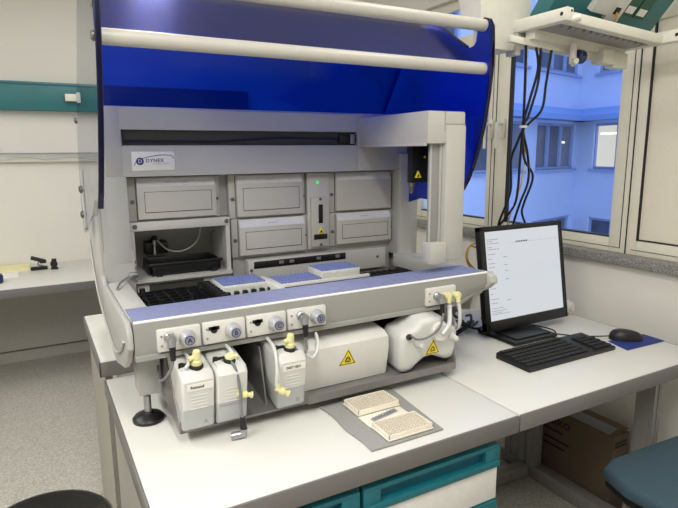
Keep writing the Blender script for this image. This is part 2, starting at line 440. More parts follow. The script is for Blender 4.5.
m = MB(); m.tube([(-2.5+i*.09, 4.318, 1.412+.012*math.sin(i*2.1)+random.uniform(-.006, .006)) for i in range(43)], .004, 6, 3); build('wavy_line', m, M['white'], t)  # thin wavy white line along the face of the rail

exec_parts = []
# ------------------------------------------------------------------ the analyzer
A = thing('plate_analyzer', 'large grey automated lab analyzer with a raised blue see-through hood', 'lab analyzer', (.75, 1.80, .74))
YF = 1.81
# housing: head beam, side columns, rear box
m = MB()
head = [(1.81, 1.368), (1.81, 1.462), (1.83, 1.462), (1.83, 1.510), (1.81, 1.510), (1.81, 1.572), (1.816, 1.578), (2.22, 1.578), (2.22, 1.30), (1.90, 1.30), (1.90, 1.368)]
m.prism(head, 'x', .248, 1.075)
m.box(.198, .250, 1.81, 1.84, 1.368, 1.578, b=.003); m.box(1.075, 1.34, 1.81, 2.22, 1.368, 1.578, b=.004)
m.box(.192, .256, 1.8105, 1.84, 1.10, 1.369, b=.002); m.box(.1755, .250, 1.8110, 1.835, 1.05, 1.299); m.box(.172, .262, 1.812, 2.05, .90, 1.14, b=.003); m.box(.246, .258, 1.83, 2.20, 1.10, 1.369)
m.box(1.262, 1.34, 1.812, 2.20, 1.03, 1.425, b=.004)
m.box(.592, 1.262, 1.885, 2.20, 1.13, 1.368); m.box(.262, .592, 1.885, 2.20, 1.224, 1.368); m.box(.60, 1.262, 1.875, 2.20, .90, 1.13); m.box(.25, 1.33, 2.06, 2.22, .90, 1.50)
hs = build('housing', m, M['shell'], A)
m = MB(); m.box(.255, 1.072, 1.822, 1.829, 1.463, 1.509); sl = build('rail_slot', m, M['darkgrey'], A)
m = MB(); m.box(1.00, 1.07, 1.812, 1.826, 1.470, 1.500, b=.002); build('rail_carriage', m, M['black'], sl)
m = MB(); m.tube([(.255+i*.1, 1.8195, 1.475+(.012 if 4 < i < 8 else .0)+(.006 if i in (4, 8) else 0)) for i in range(8)]+[(1.0, 1.8195, 1.485)], .003); build('rail_cable', m, M['black'], sl)
m = MB(); m.box(1.045, 1.062, 1.808, 1.815, 1.468, 1.502, b=.001); build('rail_stop', m, M['steel'], sl)
m = MB(); m.box(.255, 1.075, 1.8275, 1.8305, 1.366, 1.3675); build('lower_seam', m, M['line'], A)

# logo plate
lg = build('logo_plate', box(.275, .404, 1.808, 1.811, 1.386, 1.444, b=.0008), M['white'], A)
cx, cz = .2985, 1.4145
m = MB(); m.cyl((cx, 1.8075, cz), (cx, 1.809, cz), .0115, n=28); dsc = build('logo_disc', m, M['violet'], lg)
m = MB(); m.tube([(.2815, 1.8078, 1.4015), (.285, 1.8078, 1.411), (.297, 1.8078, 1.419), (.318, 1.8078, 1.4262), (.345, 1.8078, 1.4315), (.370, 1.8078, 1.4335), (.390, 1.8078, 1.4322), (.3975, 1.8078, 1.429), (.3995, 1.8078, 1.425), (.398, 1.8078, 1.4225)], .0010, 6); build('logo_swoosh', m, M['violet'], lg)
lettering('logo_letter', 'D', .016, at(cx, 1.8072, cz), M['white'], lg, 'CENTER')
lettering('logo_lettering', 'DYNEX', .0150, at(.316, 1.8077, 1.4160), M['violet'], lg, spacing=1.12, bold=.0003)
lettering('logo_subtitle', 'TECHNOLOGIES', .0056, at(.338, 1.8077, 1.4065), M['innerdark'], lg, spacing=1.25)

def screw(x, y, z, parent, r=.0065):
    m = MB(); m.lathe([(0, 0), (r, 0), (r, .003), (r*.7, .005), (r*.45, .005), (r*.4, .003), (0, .003)], (x, y, z), (0, -1, 0), 14)
    return build('screw', m, M['screw'], parent)
def module(x0, x1, z0, z1, text, fl=.024, groove=True):
    """slide-in module front: flanges with screws, projecting box with a label strip and a grooved flap"""
    m = MB(); m.box(x0, x1, 1.858, 1.885, z0, z1, b=.002)
    a, c = x0+fl, x1-fl*.55
    pr = [(1.858, z0+.003), (1.842, z0+.007), (1.842, z1-.030), (1.853, z1-.003), (1.858, z1-.003)]
    d = build('module_front', m, M['door'], A)
    q = MB(); q.prism(pr, 'x', a, c, b=.0015); bx = build('module_box', q, M['door'], d)
    q = MB(); q.add([(a+.004, 1.8417, z1-.030), (c-.004, 1.8417, z1-.030), (c-.004, 1.8525, z1-.004), (a+.004, 1.8525, z1-.004)], [(0, 1, 2, 3)])
    q.add([(a+.004, 1.8412, z1-.030), (c-.004, 1.8412, z1-.030), (c-.004, 1.852, z1-.004), (a+.004, 1.852, z1-.004)], [(0, 1, 2, 3)])
    build('label_strip', q, M['doorlab'], d)
    g = MB(); ga, gc, gz0, gz1 = a+.022, c-.016, z0+.026, z1-.046; t_ = .0013
    g.box(ga, gc, 1.8413, 1.843, gz1-t_, gz1); g.box(ga, gc, 1.8413, 1.843, gz0, gz0+t_*1.8)
    g.box(ga, ga+t_, 1.8413, 1.843, gz0, gz1); g.box(gc-t_, gc, 1.8413, 1.843, gz0, gz1)
    if groove: build('flap_groove', g, M['line'], d)
    for xa, xb in ((a-.0022, a-.0004), (c+.0004, c+.0018)):
        s = MB(); s.box(xa, xb, 1.8572, 1.8585, z0+.002, z1-.002); build('side_seam', s, M['line'], d)
    zz = (z0+z1)/2-.008
    screw(x0+fl*.48, 1.8578, zz, d); screw(x1-fl*.24, 1.8578, zz, d, .0045)
    if text:
        tl = Vector((0, .0107, .026)).normalized(); R = Matrix(((1, 0, 0), (0, tl.y, -tl.z), (0, tl.z, tl.y))).to_4x4()
        lettering('module_lettering', text, .0085, Matrix.Translation(((a+c)/2, 1.8462, z1-.0175)) @ R, M['innerdark'], d, 'CENTER', 1.1)
    return d
module(.262, .556, 1.225, 1.364, 'Absorbance Reader', .026)
module(.590, .878, 1.213, 1.364, 'Incubator')
module(.594, .884, 1.076, 1.211, 'Incubator')
module(.978, 1.262, 1.213, 1.364, '', groove=False)
module(.980, 1.264, 1.084, 1.211, 'Incubator')

# central control strip
cs = build('control_strip', box(.884, .974, 1.848, 1.885, 1.082, 1.364, b=.002), M['shell2'], A)
build('reader_cover', box(.893, .966, 1.835, 1.849, 1.09, 1.275, b=.004), M['door'], cs)
m = MB(); m.cyl((.926, 1.848, 1.328), (.926, 1.845, 1.328), .0055); build('status_lamp', m, M['led'], cs)
m = MB(); m.box(.922, .940, 1.8325, 1.836, 1.178, 1.248, b=.002); build('display_slot', m, M['black'], cs)
m = MB(); m.box(.902, .957, 1.8325, 1.836, 1.118, 1.137, b=.001); build('plate_slot', m, M['black'], cs)
m = MB(); m.prism([(.918, 1.141), (.944, 1.141), (.931, 1.163)], 'y', 1.8325, 1.836); build('laser_sign', m, M['yellow'], cs)
m = MB(); m.cyl((.931, 1.832, 1.148), (.931, 1.833, 1.148), .004); m.box(.922, .940, 1.832, 1.833, 1.1435, 1.1455); build('laser_symbol', m, M['ink'], cs)
for x, z in ((.930, 1.268), (.930, 1.098)): screw(x, 1.835, z, cs, .005)

# wash bay, left
m = MB()
m.box(.257, .270, 1.832, 1.87, 1.04, 1.197); m.box(.566, .580, 1.832, 1.87, 1.04, 1.197); m.box(.256, .581, 1.83, 1.87, 1.196, 1.224, b=.002)
m.box(.257, .580, 1.818, 2.04, 1.030, 1.042)
m.box(.260, .270, 1.87, 2.04, 1.042, 1.205); m.box(.570, .584, 1.87, 2.04, 1.042, 1.205); m.box(.266, .584, 1.87, 2.04, 1.200, 1.222)
bay = build('wash_bay', m, M['shell2'], A)
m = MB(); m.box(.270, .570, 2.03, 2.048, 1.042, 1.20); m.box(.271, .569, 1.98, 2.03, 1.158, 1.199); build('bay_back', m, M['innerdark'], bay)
m = MB(); m.box(.268, .580, 1.835, 1.85, .98, 1.031); build('lower_panel', m, M['shell2'], bay)
m = MB(); m.box(.305, .482, 1.8325, 1.836, .999, 1.020); build('lower_slot', m, M['darkgrey'], bay)
for x, z in ((.272, 1.211), (.569, 1.211)): screw(x, 1.83, z, bay, .007)
screw(.43, 1.98, 1.185, bay, .009); screw(.35, 1.98, 1.185, bay, .006); screw(.285, 1.835, .998, bay, .005)
m = MB(); m.lathe([(0, 0), (.016, 0), (.016, .02), (.008, .026), (.008, .055), (.004, .06), (0, .06)], (.36, 1.99, 1.10)); m.box(.325, .40, 1.98, 2.03, 1.092, 1.135, b=.003); m.cyl((.36, 1.99, 1.11), (.35, 1.985, 1.15), .006)
build('wash_valve', m, M['black'], bay)
m = MB(); m.lathe([(0, 0), (.006, 0), (.004, .03), (.007, .034), (.006, .048), (0, .05)], (.352, 1.965, 1.095)); build('wash_nozzle', m, M['steel'], bay)
m = MB(); m.tube([(.365, 1.98, 1.14), (.40, 1.97, 1.105), (.45, 1.96, 1.10), (.50, 1.965, 1.13), (.52, 1.975, 1.185)], .003); build('wash_tube', m, M['tubecl'], bay)
for z in (1.085, 1.105): 
    m = MB(); m.box(.262, .269, 1.826, 1.836, z-.008, z+.004, b=.002); build('bay_latch', m, M['steel'], bay)

# lower panel with the ejection slot
m = MB(); m.box(.640, 1.215, 1.825, 1.875, .985, 1.066, b=.004); lp = build('eject_panel', m, M['shell2'], A)
m = MB(); m.box(.660, 1.030, 1.822, 1.826, 1.035, 1.060, b=.002); build('eject_slot', m, M['black'], lp)
for x in (.755, .795, .905, .985):
    m = MB(); m.box(x, x+.018, 1.8205, 1.823, 1.044, 1.055, b=.001); build('slot_port', m, M['cabgrey'], lp)
for x in (.650, 1.175): screw(x, 1.825, 1.03, lp, .0055)

# deck and lower chassis
build('deck', box(.232, 1.335, 1.40, 1.84, .955, .975), M['deckm'], A)
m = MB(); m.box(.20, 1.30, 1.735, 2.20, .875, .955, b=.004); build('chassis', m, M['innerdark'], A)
# deck grid on the right
m = MB()
for i in range(9): m.box(.99+i*.028, .996+i*.028, 1.47, 1.76, .975, .990)
for i in range(7): m.box(.985, 1.225, 1.48+i*.045, 1.486+i*.045, .978, .988)
build('rack_grid', m, M['blackm'], A)

# side panels with swept outline
pl = [(1.335, 1.035), (1.325, 1.02), (1.325, .985), (1.36, .945), (1.43, .905), (1.58, .868), (1.80, .905), (1.95, .955), (2.04, 1.03), (2.11, 1.13), (2.12, 1.18), (2.06, 1.215), (1.93, 1.25), (1.835, 1.30), (1.812, 1.30), (1.812, 1.07), (1.79, 1.046), (1.36, 1.046)]
sp = build('side_panel', MB().prism(pl, 'x', .162, .176, b=.004), M['shell'], A)
m = MB(); m.tube([(.159, y+.0, z+.018) for y, z in ((1.37, .975), (1.44, .93), (1.58, .892), (1.78, .925), (1.93, .975), (2.01, 1.04), (2.07, 1.13))], .0035); build('rim', m, M['shell'], sp)
plr = [(1.335, 1.045), (1.312, 1.034), (1.308, 1.015), (1.335, .990), (1.375, .970), (1.395, .945), (1.405, .900), (1.55, .870), (1.72, .880), (1.92, .90), (2.18, .92), (2.18, 1.02), (1.84, 1.03), (1.79, 1.040), (1.42, 1.040)]
sp2 = build('side_panel', MB().prism(plr, 'x', 1.284, 1.314, b=.006), M['shell2'], A)
m = MB(); m.box(.176, .236, 1.36, 1.812, 1.0, 1.046, b=.005); build('arm_rest', m, M['shell2'], A)
m = MB(); m.box(1.24, 1.29, 1.46, 1.812, .99, 1.040, b=.005); build('arm_rest', m, M['shell2'], A)
m = MB(); m.tube([(.19, 1.69, 1.05), (.205, 1.74, 1.056), (.228, 1.785, 1.058), (.25, 1.80, 1.066)], .003); m.box(.242, .268, 1.79, 1.815, 1.056, 1.072, b=.003); build('hinge_clip', m, M['steel'], A)

# front rail
bar = [(1.334, 1.046), (1.330, 1.043), (1.327, .998), (1.333, .964), (1.327, .962), (1.327, .951), (1.40, .950), (1.468, .985), (1.468, 1.044)]
m = MB(); m.prism(bar, 'x', .178, 1.175)
bend = [(1.334, 1.046), (1.330, 1.043), (1.327, 1.012), (1.345, .990), (1.348, .989), (1.352, .984), (1.40, .975), (1.468, .985), (1.468, 1.044)]
nb = len(bar); m.add([(1.175, *p) for p in bar]+[(1.286, *p) for p in bend], [(i, (i+1) % nb, nb+(i+1) % nb, nb+i) for i in range(nb)]+[tuple(range(nb)), tuple(range(nb, 2*nb))])
fr = build('front_rail', m, M['railgrey'], A)
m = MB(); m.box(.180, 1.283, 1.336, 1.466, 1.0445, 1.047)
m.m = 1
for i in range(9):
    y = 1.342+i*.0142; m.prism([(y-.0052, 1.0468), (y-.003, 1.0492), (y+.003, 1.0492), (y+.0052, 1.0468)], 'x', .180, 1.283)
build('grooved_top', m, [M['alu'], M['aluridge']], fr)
m = MB(); m.tube([(.179, 1.3325, 1.0462), (.7, 1.3325, 1.0462), (1.284, 1.3325, 1.0462)], .0036, 8, 2); build('edge_highlight', m, M['edgeglint'], fr)  # thin white line painting the bright highlight along the rail edge
def port_plate(x0, x1, letter, plug, knob, jack, slot):
    z0, z1 = .968, 1.024
    p = build('port_plate', box(x0, x1, 1.318, 1.335, z0, z1, b=.004), M['white'], A)
    if letter:
        m = MB(); m.lathe([(0, 0), (.020, 0), (.020, .010), (.0175, .016), (.0175, .026), (.0155, .030), (0, .030)], (knob, 1.318, .997), (0, -1, 0), 24); k = build('knob', m, M['alu2'], p)
        m = MB(); m.lathe([(.0, 0), (.0118, 0), (.0118, .001), (0, .001)], (knob, 1.288, .997), (0, -1, 0), 22); build('knob_face', m, M['violet'], k)
        m = MB(); m.lathe([(.0, 0), (.0098, 0), (.0098, .0008), (0, .0008)], (knob, 1.2873, .997), (0, -1, 0), 22); build('knob_disc', m, M['steel'], k)
        lettering('knob_letter', letter, .016, at(knob, 1.2862, .997), M['violet'], p, 'CENTER', bold=.0004)
    m = MB(); m.cyl((x0+.010, 1.3185, 1.008), (x0+.010, 1.3165, 1.008), .003); m.cyl((x0+.010, 1.3185, .984), (x0+.010, 1.3165, .984), .003); build('pin_hole', m, M['innerdark'], p)
    if jack is not None:
        m = MB(); m.box(jack-.014, jack+.014, 1.316, 1.320, 1.004, 1.013, b=.001); m.cyl((jack, 1.3185, 1.005), (jack, 1.316, 1.005), .009); build('jack', m, M['black'], p)
    return p
port_plate(.228, .333, 'A', None, .298, None, 0)
port_plate(.338, .448, 'B', None, .413, .366, 0)
port_plate(.452, .562, 'C', None, .529, .481, 0)
port_plate(.567, .682, 'D', None, .651, None, 0)
port_plate(1.030, 1.145, '', None, None, None, 0)

# left levelling foot
m = MB(); m.box(.194, .250, 1.425, 1.50, .822, .953, b=.003); ft = build('levelling_foot', m, M['shell'], A)
m = MB(); m.cyl((.216, 1.455, .755), (.216, 1.455, .81), .0095); build('stem', m, M['steel'], ft)
m = MB(); m.lathe([(0, 0), (.040, 0), (.041, .008), (.034, .016), (.014, .022), (.012, .026), (0, .026)], (.216, 1.455, .74), n=32); build('pad', m, M['black'], ft)
for (x, y, z) in ((1.20, 1.66, .74), (.25, 2.12, .795), (1.22, 2.12, .795)):
    m = MB(); m.cyl((x, y, z+.02), (x, y, .88), .0095); g = build('levelling_foot', m, M['steel'], A)
    m = MB(); m.lathe([(0, 0), (.040, 0), (.041, .008), (.034, .016), (.014, .022), (.012, .026), (0, .026)], (x, y, z), n=24); build('pad', m, M['black'], g)

# gantry arm, column and pipetting head
m = MB(); m.box(1.085, 1.235, 1.402, 1.83, 1.462, 1.562, b=.006); m.box(1.080, 1.09, 1.41, 1.81, 1.455, 1.466, b=.002)
ga = build('gantry_arm', m, M['shell2'], A)
m = MB(); m.box(1.150, 1.1515, 1.4005, 1.404, 1.50, 1.562); m.box(1.150, 1.236, 1.4005, 1.404, 1.5225, 1.524); build('cover_seam', m, M['innerdark'], ga)
m = MB(); m.box(1.158, 1.238, 1.400, 1.47, 1.085, 1.520, b=.005); col = build('pipette_column', m, M['shell2'], A)
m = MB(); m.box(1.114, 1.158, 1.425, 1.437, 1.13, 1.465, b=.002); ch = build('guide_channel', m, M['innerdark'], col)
m = MB(); m.box(1.150, 1.156, 1.418, 1.427, 1.13, 1.465, b=.001); m.box(1.112, 1.117, 1.420, 1.427, 1.13, 1.465, b=.001); build('guide_edge', m, M['shell2'], col)
m = MB(); m.box(1.100, 1.164, 1.393, 1.44, 1.078, 1.148, b=.004); build('tip_block', m, M['shell2'], col)
cp = build('carriage_plate', box(1.112, 1.215, 1.520, 1.545, 1.335, 1.463, b=.002), M['black'], A)
m = MB(); m.prism([(1.125, 1.352), (1.150, 1.352), (1.1375, 1.375)], 'y', 1.517, 1.521); build('warning_sign', m, M['yellow'], cp)
m = MB(); m.prism([(1.133, 1.355), (1.142, 1.355), (1.1375, 1.367)], 'y', 1.516, 1.5175); build('warning_symbol', m, M['ink'], cp)
m = MB(); m.lathe([(0, -.02), (.006, -.02), (.008, 0), (.011, .004), (.011, .014), (.007, .018), (.007, .03), (0, .03)], (1.120, 1.53, 1.320)); build('tip_cone', m, M['screw'], cp)
m = MB(); m.cyl((1.165, 1.519, 1.42), (1.165, 1.5215, 1.42), .004); build('sign_dot', m, M['yellow'], cp)

# right rear bracket plate
m = MB(); m.prism([(1.262, 1.035), (1.345, 1.035), (1.345, 1.405), (1.330, 1.43), (1.262, 1.43)], 'y', 1.795, 1.815, b=.003)
m.box(1.262, 1.345, 1.70, 1.80, 1.015, 1.035, b=.002); build('bracket_plate', m, M['shell2'], A)

# ---- hood (raised)
prof = [(1.425, 1.845), (1.404, 1.853), (1.383, 1.845), (1.369, 1.822), (1.365, 1.77), (1.365, 1.70), (1.373, 1.62), (1.390, 1.52), (1.413, 1.442), (1.435, 1.385), (1.456, 1.342), (1.482, 1.305), (1.52, 1.275),
        (1.60, 1.258), (1.72, 1.262), (1.82, 1.235), (1.90, 1.20), (1.98, 1.185), (2.03, 1.25), (2.05, 1.35), (2.055, 1.50), (1.95, 1.66), (1.80, 1.88), (1.765, 1.917), (1.72, 1.928), (1.645, 1.882), (1.555, 1.820), (1.485, 1.776), (1.468, 1.771), (1.450, 1.775), (1.441, 1.786), (1.436, 1.82)]
sheet = [(1.412, 1.697), (1.440, 1.708), (1.475, 1.732), (1.56, 1.790), (1.645, 1.852), (1.715, 1.900), (1.765, 1.885), (1.85, 1.76), (1.94, 1.630), (2.035, 1.500), (2.05, 1.40)]
HL, HR = .160, 1.305
hm = MB().strip(sheet, .004, 'x', HL+.004, HR-.004)
for v in hm.v:                                  # the sheet narrows a little towards its hinge on the left
    if v.x < .5: v.x += (v.y-1.41)*.088
hood = build('hood', hm, M['acryl'], A, ang=60)
LEAN = Matrix.Translation((HL, 0, 1.75)) @ Matrix.Rotation(math.radians(2.0), 4, 'Y') @ Matrix.Translation((-HL, 0, -1.75))
profl = prof[:11]+[(1.50, 1.32), (1.60, 1.275)]+prof[14:]
build('side_panel', MB().prism(prof, 'x', HR-.004, HR+.004), M['acryl'], hood)
lm = MB(); lm.T = LEAN; build('side_panel', lm.prism(profl, 'x', HL-.004, HL+.004), M['acrylclear'], hood)
fe = prof[1:12]
def edge(x, T=None, k=11):
    m = MB(); m.T = T; n = []
    for (y, z) in fe[:k]: n.append((y, z))
    m.strip(n, .006, 'x', x-.0065, x+.0065); return m
build('panel_edge', edge(HL, LEAN, 11), M['navyedge'], hood)
build('panel_edge', edge(HR), M['navyedge'], hood)
back = [(y-.002, z+.003) for y, z in ((1.765, 1.917), (1.72, 1.928), (1.645, 1.882), (1.555, 1.820), (1.485, 1.776))]
build('panel_edge', MB().strip(back, .005, 'x', HR-.005, HR+.005), M['navyedge'], hood)
for (y, z) in ((1.400, 1.697), (1.403, 1.828)):
    m = MB(); m.cyl((HL+.004, y, z), (HR-.006, y, z), .0185, n=28); build('handle_rod', m, M['rod'], hood)
    m = MB(); m.lathe([(0, 0), (.012, 0), (.012, .006), (.009, .010), (0, .010)], (HL-.004, y, z), (-1, 0, 0), 16); build('rod_screw', m, M['screw'], hood)
m = MB(); m.prism([(1.90, 1.392), (1.91, 1.388), (1.935, 1.25), (1.925, 1.20), (1.905, 1.21), (1.908, 1.27)], 'x', HL-.024, HL-.016, b=.002); hb = build('hinge_lever', m, M['alu2'], hood)
for y, z in ((1.912, 1.33), (1.922, 1.25)):
    m = MB(); m.lathe([(0, 0), (.012, 0), (.012, .007), (.006, .011), (0, .011)], (HL-.022, y, z), (-1, 0, 0), 14); build('lever_screw', m, M['screw'], hood)
m = MB(); m.lathe([(0, 0), (.010, 0), (.010, .007), (0, .009)], (HL-.010, 2.04, 1.545), (-1, 0, 0), 14); build('panel_screw', m, M['screw'], hood)

# ---- sloping bottle tray
TS = math.radians(9)
def tz(y, z0=.772): return z0+(y-1.275)*math.tan(TS)
m = MB()
for (x0, x1) in ((.262, 1.112),):
    m.prism([(1.275, .770), (1.275, .776), (1.72, tz(1.72)+.004), (1.72, tz(1.72)-.002)], 'x', x0, x1)
    m.prism([(1.275, .768), (1.271, .768), (1.271, .790), (1.275, .790)], 'x', .60, x1)
m.prism([(1.275, .770), (1.275, .80), (1.40, .93), (1.72, .955), (1.72, tz(1.72))], 'x', .258, .264)
m.prism([(1.275, .770), (1.275, .80), (1.33, .95), (1.72, .955), (1.72, tz(1.72))], 'x', 1.110, 1.116)
m.prism([(1.30, .775), (1.34, .93), (1.72, .955), (1.72, tz(1.72))], 'x', .490, .494)
m.box(.262, 1.112, 1.715, 1.72, .83, .955)
build('bottle_tray', m, M['traym'], A)
# ------------------------------------------------------------------ reagent bottles, waste containers
TILT = Matrix.Rotation(TS, 3, 'X')
def reagent_bottle(x, label, letter, text, cap_full, y0=1.262):
    t = thing('reagent_bottle', label, 'bottle', (x, y0, tz(y0)+.007), group='reagent bottles in the tray', rot=TILT)
    w_, d_, h_, lq = .080, .19, .150, .050
    pr = [(0, lq), (0, h_-.014), (.014, h_), (d_-.02, h_), (d_, h_-.02), (d_, lq)]
    m = MB(); m.prism(pr, 'x', 0, w_, b=.009, seg=3)
    m.prism([(.006, lq), (.006, h_-.012), (.02, h_+.004), (.06, h_+.004), (.07, h_-.01), (.07, lq)], 'x', .006, w_-.006, b=.004)
    for i in range(5): m.tube([(.020, -.0004, .062+i*.009), (.06, -.0004, .062+i*.009)], .0011, 6, 1)
    body = build('bottle_body', m, M['bottle'], t, local=True)
    m = MB(); m.prism([(0, .008), (.008, 0), (d_-.01, 0), (d_, .01), (d_, lq+.012), (0, lq+.012)], 'x', .0004, w_-.0004, b=.0075, seg=3); build('liquid', m, M['liquid'], t, local=True)
    if text is not None:
        s = build('label_sticker', box(.012, w_-.006, -.0012, -.0002, .112, .130), M['paper'], body, local=True)
        me = at(.020, -.0014, .121)
        lettering('label_lettering', text, .0100 if len(text) < 8 else .0088, W[t.name] @ me, M['ink'], body, bold=.0002)
    if letter:
        lettering('letter_mark', letter, .015, W[t.name] @ at(.052, -.0006, .022), M['innerdark'], body)
    m = MB(); m.lathe([(0, 0), (.0165, 0), (.0165, .007), (.013, .010), (0, .010)], (.044, .034, h_+.003)); build('screw_cap', m, M['blackm'], t, local=True)
    m = MB(); m.cyl((.012, .05, h_-.002), (.012, .05, h_+.01), .007); m.box(.012, .036, .045, .055, h_+.004, h_+.009, b=.002); build('cap_tether', m, M['black'], t, local=True)
    m = MB()
    if cap_full:
        m.lathe([(0, 0), (.013, 0), (.013, .012), (.010, .015), (.0095, .034), (.0075, .038), (0, .038)], (.044, .034, h_+.010)); m.cyl((.044, .034, h_+.034), (.024, .030, h_+.030), .006)
    else:
        m.lathe([(0, 0), (.013, 0), (.012, .010), (.008, .013), (0, .013)], (.044, .034, h_+.010)); m.cyl((.044, .034, h_+.014), (.062, .028, h_+.018), .005)
    build('quick_connector', m, M['cream'], t, local=True)
    return t
bA = reagent_bottle(.262, 'leftmost milky reagent bottle with a printed label strip and tall yellow fitting', 'A', 'Reinsod', True)
bB = reagent_bottle(.345, 'second milky reagent bottle without a label, a grey cable hanging over its front', None, None, False)
bD = reagent_bottle(.506, 'milky reagent bottle beside the big white waste box, with a label strip', 'D', 'DEST H2O', True)

def hazard(parent, cx, cz, s, y=-.002):
    """triangular biohazard sign, local coordinates facing -Y"""
    h = s*.866
    def tri(k, dz=0): return [(cx-s/2*k, cz-h/3*k+dz), (cx+s/2*k, cz-h/3*k+dz), (cx, cz+h*2/3*k+dz)]
    m = MB(); m.prism(tri(1.12), 'y', y+.0004, y+.0014); g = build('sign_border', m, M['yellow'], parent, local=True)
    m = MB(); m.prism(tri(1.0), 'y', y, y+.001); build('sign_outline', m, M['ink'], parent, local=True)
    m = MB(); m.prism(tri(.85), 'y', y-.0004, y+.0006); build('sign_face', m, M['yellow'], parent, local=True)
    m = MB(); R = s*.085
    for k in range(3):
        a0 = PI/2+k*2*PI/3; ox, oz = cx+R*1.05*math.cos(a0), cz+R*1.05*math.sin(a0)
        m.tube([(ox+R*1.05*math.cos(a0+q*.55), y-.0008, oz+R*1.05*math.sin(a0+q*.55)) for q in range(-4, 5)], R*.22, 6, 3)
    m.tube([(cx+R*1.1*math.cos(q*PI/4), y-.0008, cz+R*1.1*math.sin(q*PI/4)) for q in range(8)], R*.17, 6, 3, closed=True)
    build('biohazard_symbol', m, M['ink'], parent, local=True)

y0 = 1.318
t = thing('waste_box', 'large white rectangular waste box with a yellow biohazard triangle', 'waste container', (.592, y0, tz(y0)+.0065), rot=Matrix.Rotation(TS, 3, 'X'))
m = MB(); m.prism([(0, 0), (-.002, .085), (.006, .120), (.03, .130), (.22, .122), (.22, 0)], 'x', 0, .292, b=.007, seg=3)
bd = build('box_body', m, M['white'], t, local=True)
hazard(bd, .150, .074, .052)
y0 = 1.288
t = thing('waste_canister', 'lumpy white plastic waste canister with two side knobs and a biohazard triangle', 'waste container', (.908, y0, tz(y0)+.006), rot=Matrix.Rotation(math.radians(6), 3, 'X'))
out = [(0, .02), (.012, .004), (.03, .0), (.052, .003), (.078, .022), (.10, .034), (.135, .036), (.165, .024), (.19, .014), (.215, .014), (.229, .026), (.232, .055), (.232, .098), (.222, .112), (.200, .118), (.180, .128), (.165, .150), (.12, .152), (.075, .150), (.058, .132), (.035, .124), (.010, .118), (0, .104)]
out = [(x*.93, z*1.08) for x, z in out]
m = MB(); m.prism(out, 'y', 0, .11, b=.018, seg=4); bd = build('canister_body', m, M['bottle'], t, ang=60, local=True)
for x, z in ((.060, .096), (.190, .096)):
    m = MB(); m.lathe([(0, 0), (.012, 0), (.012, .005), (.008, .007), (.008, .022), (.006, .026), (0, .026)], (x, -.001, z), (0, -1, 0), 18); build('side_knob', m, M['white'], t, local=True)
m = MB(); m.lathe([(0, -.02), (.030, -.02), (.030, .010), (.027, .014), (0, .014)], (.134, -.002, .122), (0, -1, .22), 28); build('screw_cap', m, M['white'], t, local=True)
m = MB(); m.lathe([(0, 0), (.009, 0), (.009, .012), (0, .014)], (.026, .004, .118), (-.2, -.8, .5), 14); build('sensor_plug', m, M['black'], t, local=True)
hazard(bd, .118, .066, .050, -.0015)

# ------------------------------------------------------------------ tubes and plugs of the front rail
def plug_body(x, z, yel=False):
    m = MB()
    if not yel:
        m.lathe([(0, 0), (.013, 0), (.013, .007), (.010, .010), (.010, .020), (.012, .023), (.012, .030), (0, .032)], (x, 1.319, z), (0, -1, 0), 16); m.cyl((x, 1.295, z), (x, 1.290, z-.018), .0095)
    else:
        m.lathe([(0, 0), (.010, 0), (.010, .012), (.013, .014), (.013, .022), (.008, .026), (0, .028)], (x, 1.319, z), (0, -1, 0), 14); m.cyl((x, 1.298, z), (x-.003, 1.294, z-.020), .007)
    return m
def sensor_cable(label, x, pts, z=1.005):
    t = thing('sensor_cable', label, 'cable', (x, 1.30, z-.04), group='sensor cables on the front rail')
    build('metal_plug', plug_body(x, z), M['steel'], t)
    m = MB(); m.lathe([(0, 0), (.0085, 0), (.0062, .036), (0, .038)], (x, 1.290, z-.014), (0, -.12, -1), 14); build('strain_relief', m, M['black'], t)
    m = MB(); m.tube([(x, 1.285, z-.045)]+pts, .0036); build('cable', m, M['cabgrey'], t)
    return t
sensor_cable('grey sensor cable plugged in beside knob A', .256, [(.250, 1.285, .938), (.236, 1.29, .915), (.226, 1.32, .90), (.24, 1.40, .905)])
sensor_cable('grey sensor cable plugged in beside knob D', .604, [(.604, 1.285, .94), (.602, 1.28, .922), (.585, 1.27, .915), (.562, 1.262, .936), (.55, 1.262, .942)])
sensor_cable('grey sensor cable hanging from the right port plate to the lumpy canister', 1.066, [(1.060, 1.276, .945), (1.03, 1.256, .918), (.985, 1.252, .898), (.95, 1.256, .896), (.934, 1.268, .908)], z=.998)
def hose(label, pts, r=.0048, conn=None, m_='tubecl', cdir=(1, -.2, -.2)):
    t = thing('hose', label, 'hose', pts[0], group='clear hoses below the front rail')
    m = MB(); m.tube(pts, r, 10); build('tube', m, M[m_], t)
    if conn:
        d = Vector(cdir).normalized(); p = Vector(conn)
        m = MB(); m.lathe([(0, -.016), (.0065, -.016), (.0065, -.004), (.0095, -.003), (.0095, .008), (.006, .010), (.006, .018), (.0085, .019), (.0085, .023), (0, .023)], p, d, 14); m.cyl(p-d*.008, p-d*.008+Vector((-.002, 0, .016)), .006)
        build('quick_connector', m, M['cream'], t)
    return t
hose('clear hose running from below knob A to the leftmost bottle', [(.294, 1.33, .955), (.293, 1.29, .95), (.284, 1.275, .935), (.280, 1.265, .94), (.288, 1.27, .947)])
hose('clear hose hanging loose from below knob B with a yellow connector', [(.398, 1.33, .955), (.398, 1.275, .95), (.404, 1.255, .915), (.405, 1.25, .88), (.405, 1.25, .855)], .0048, (.412, 1.248, .850))
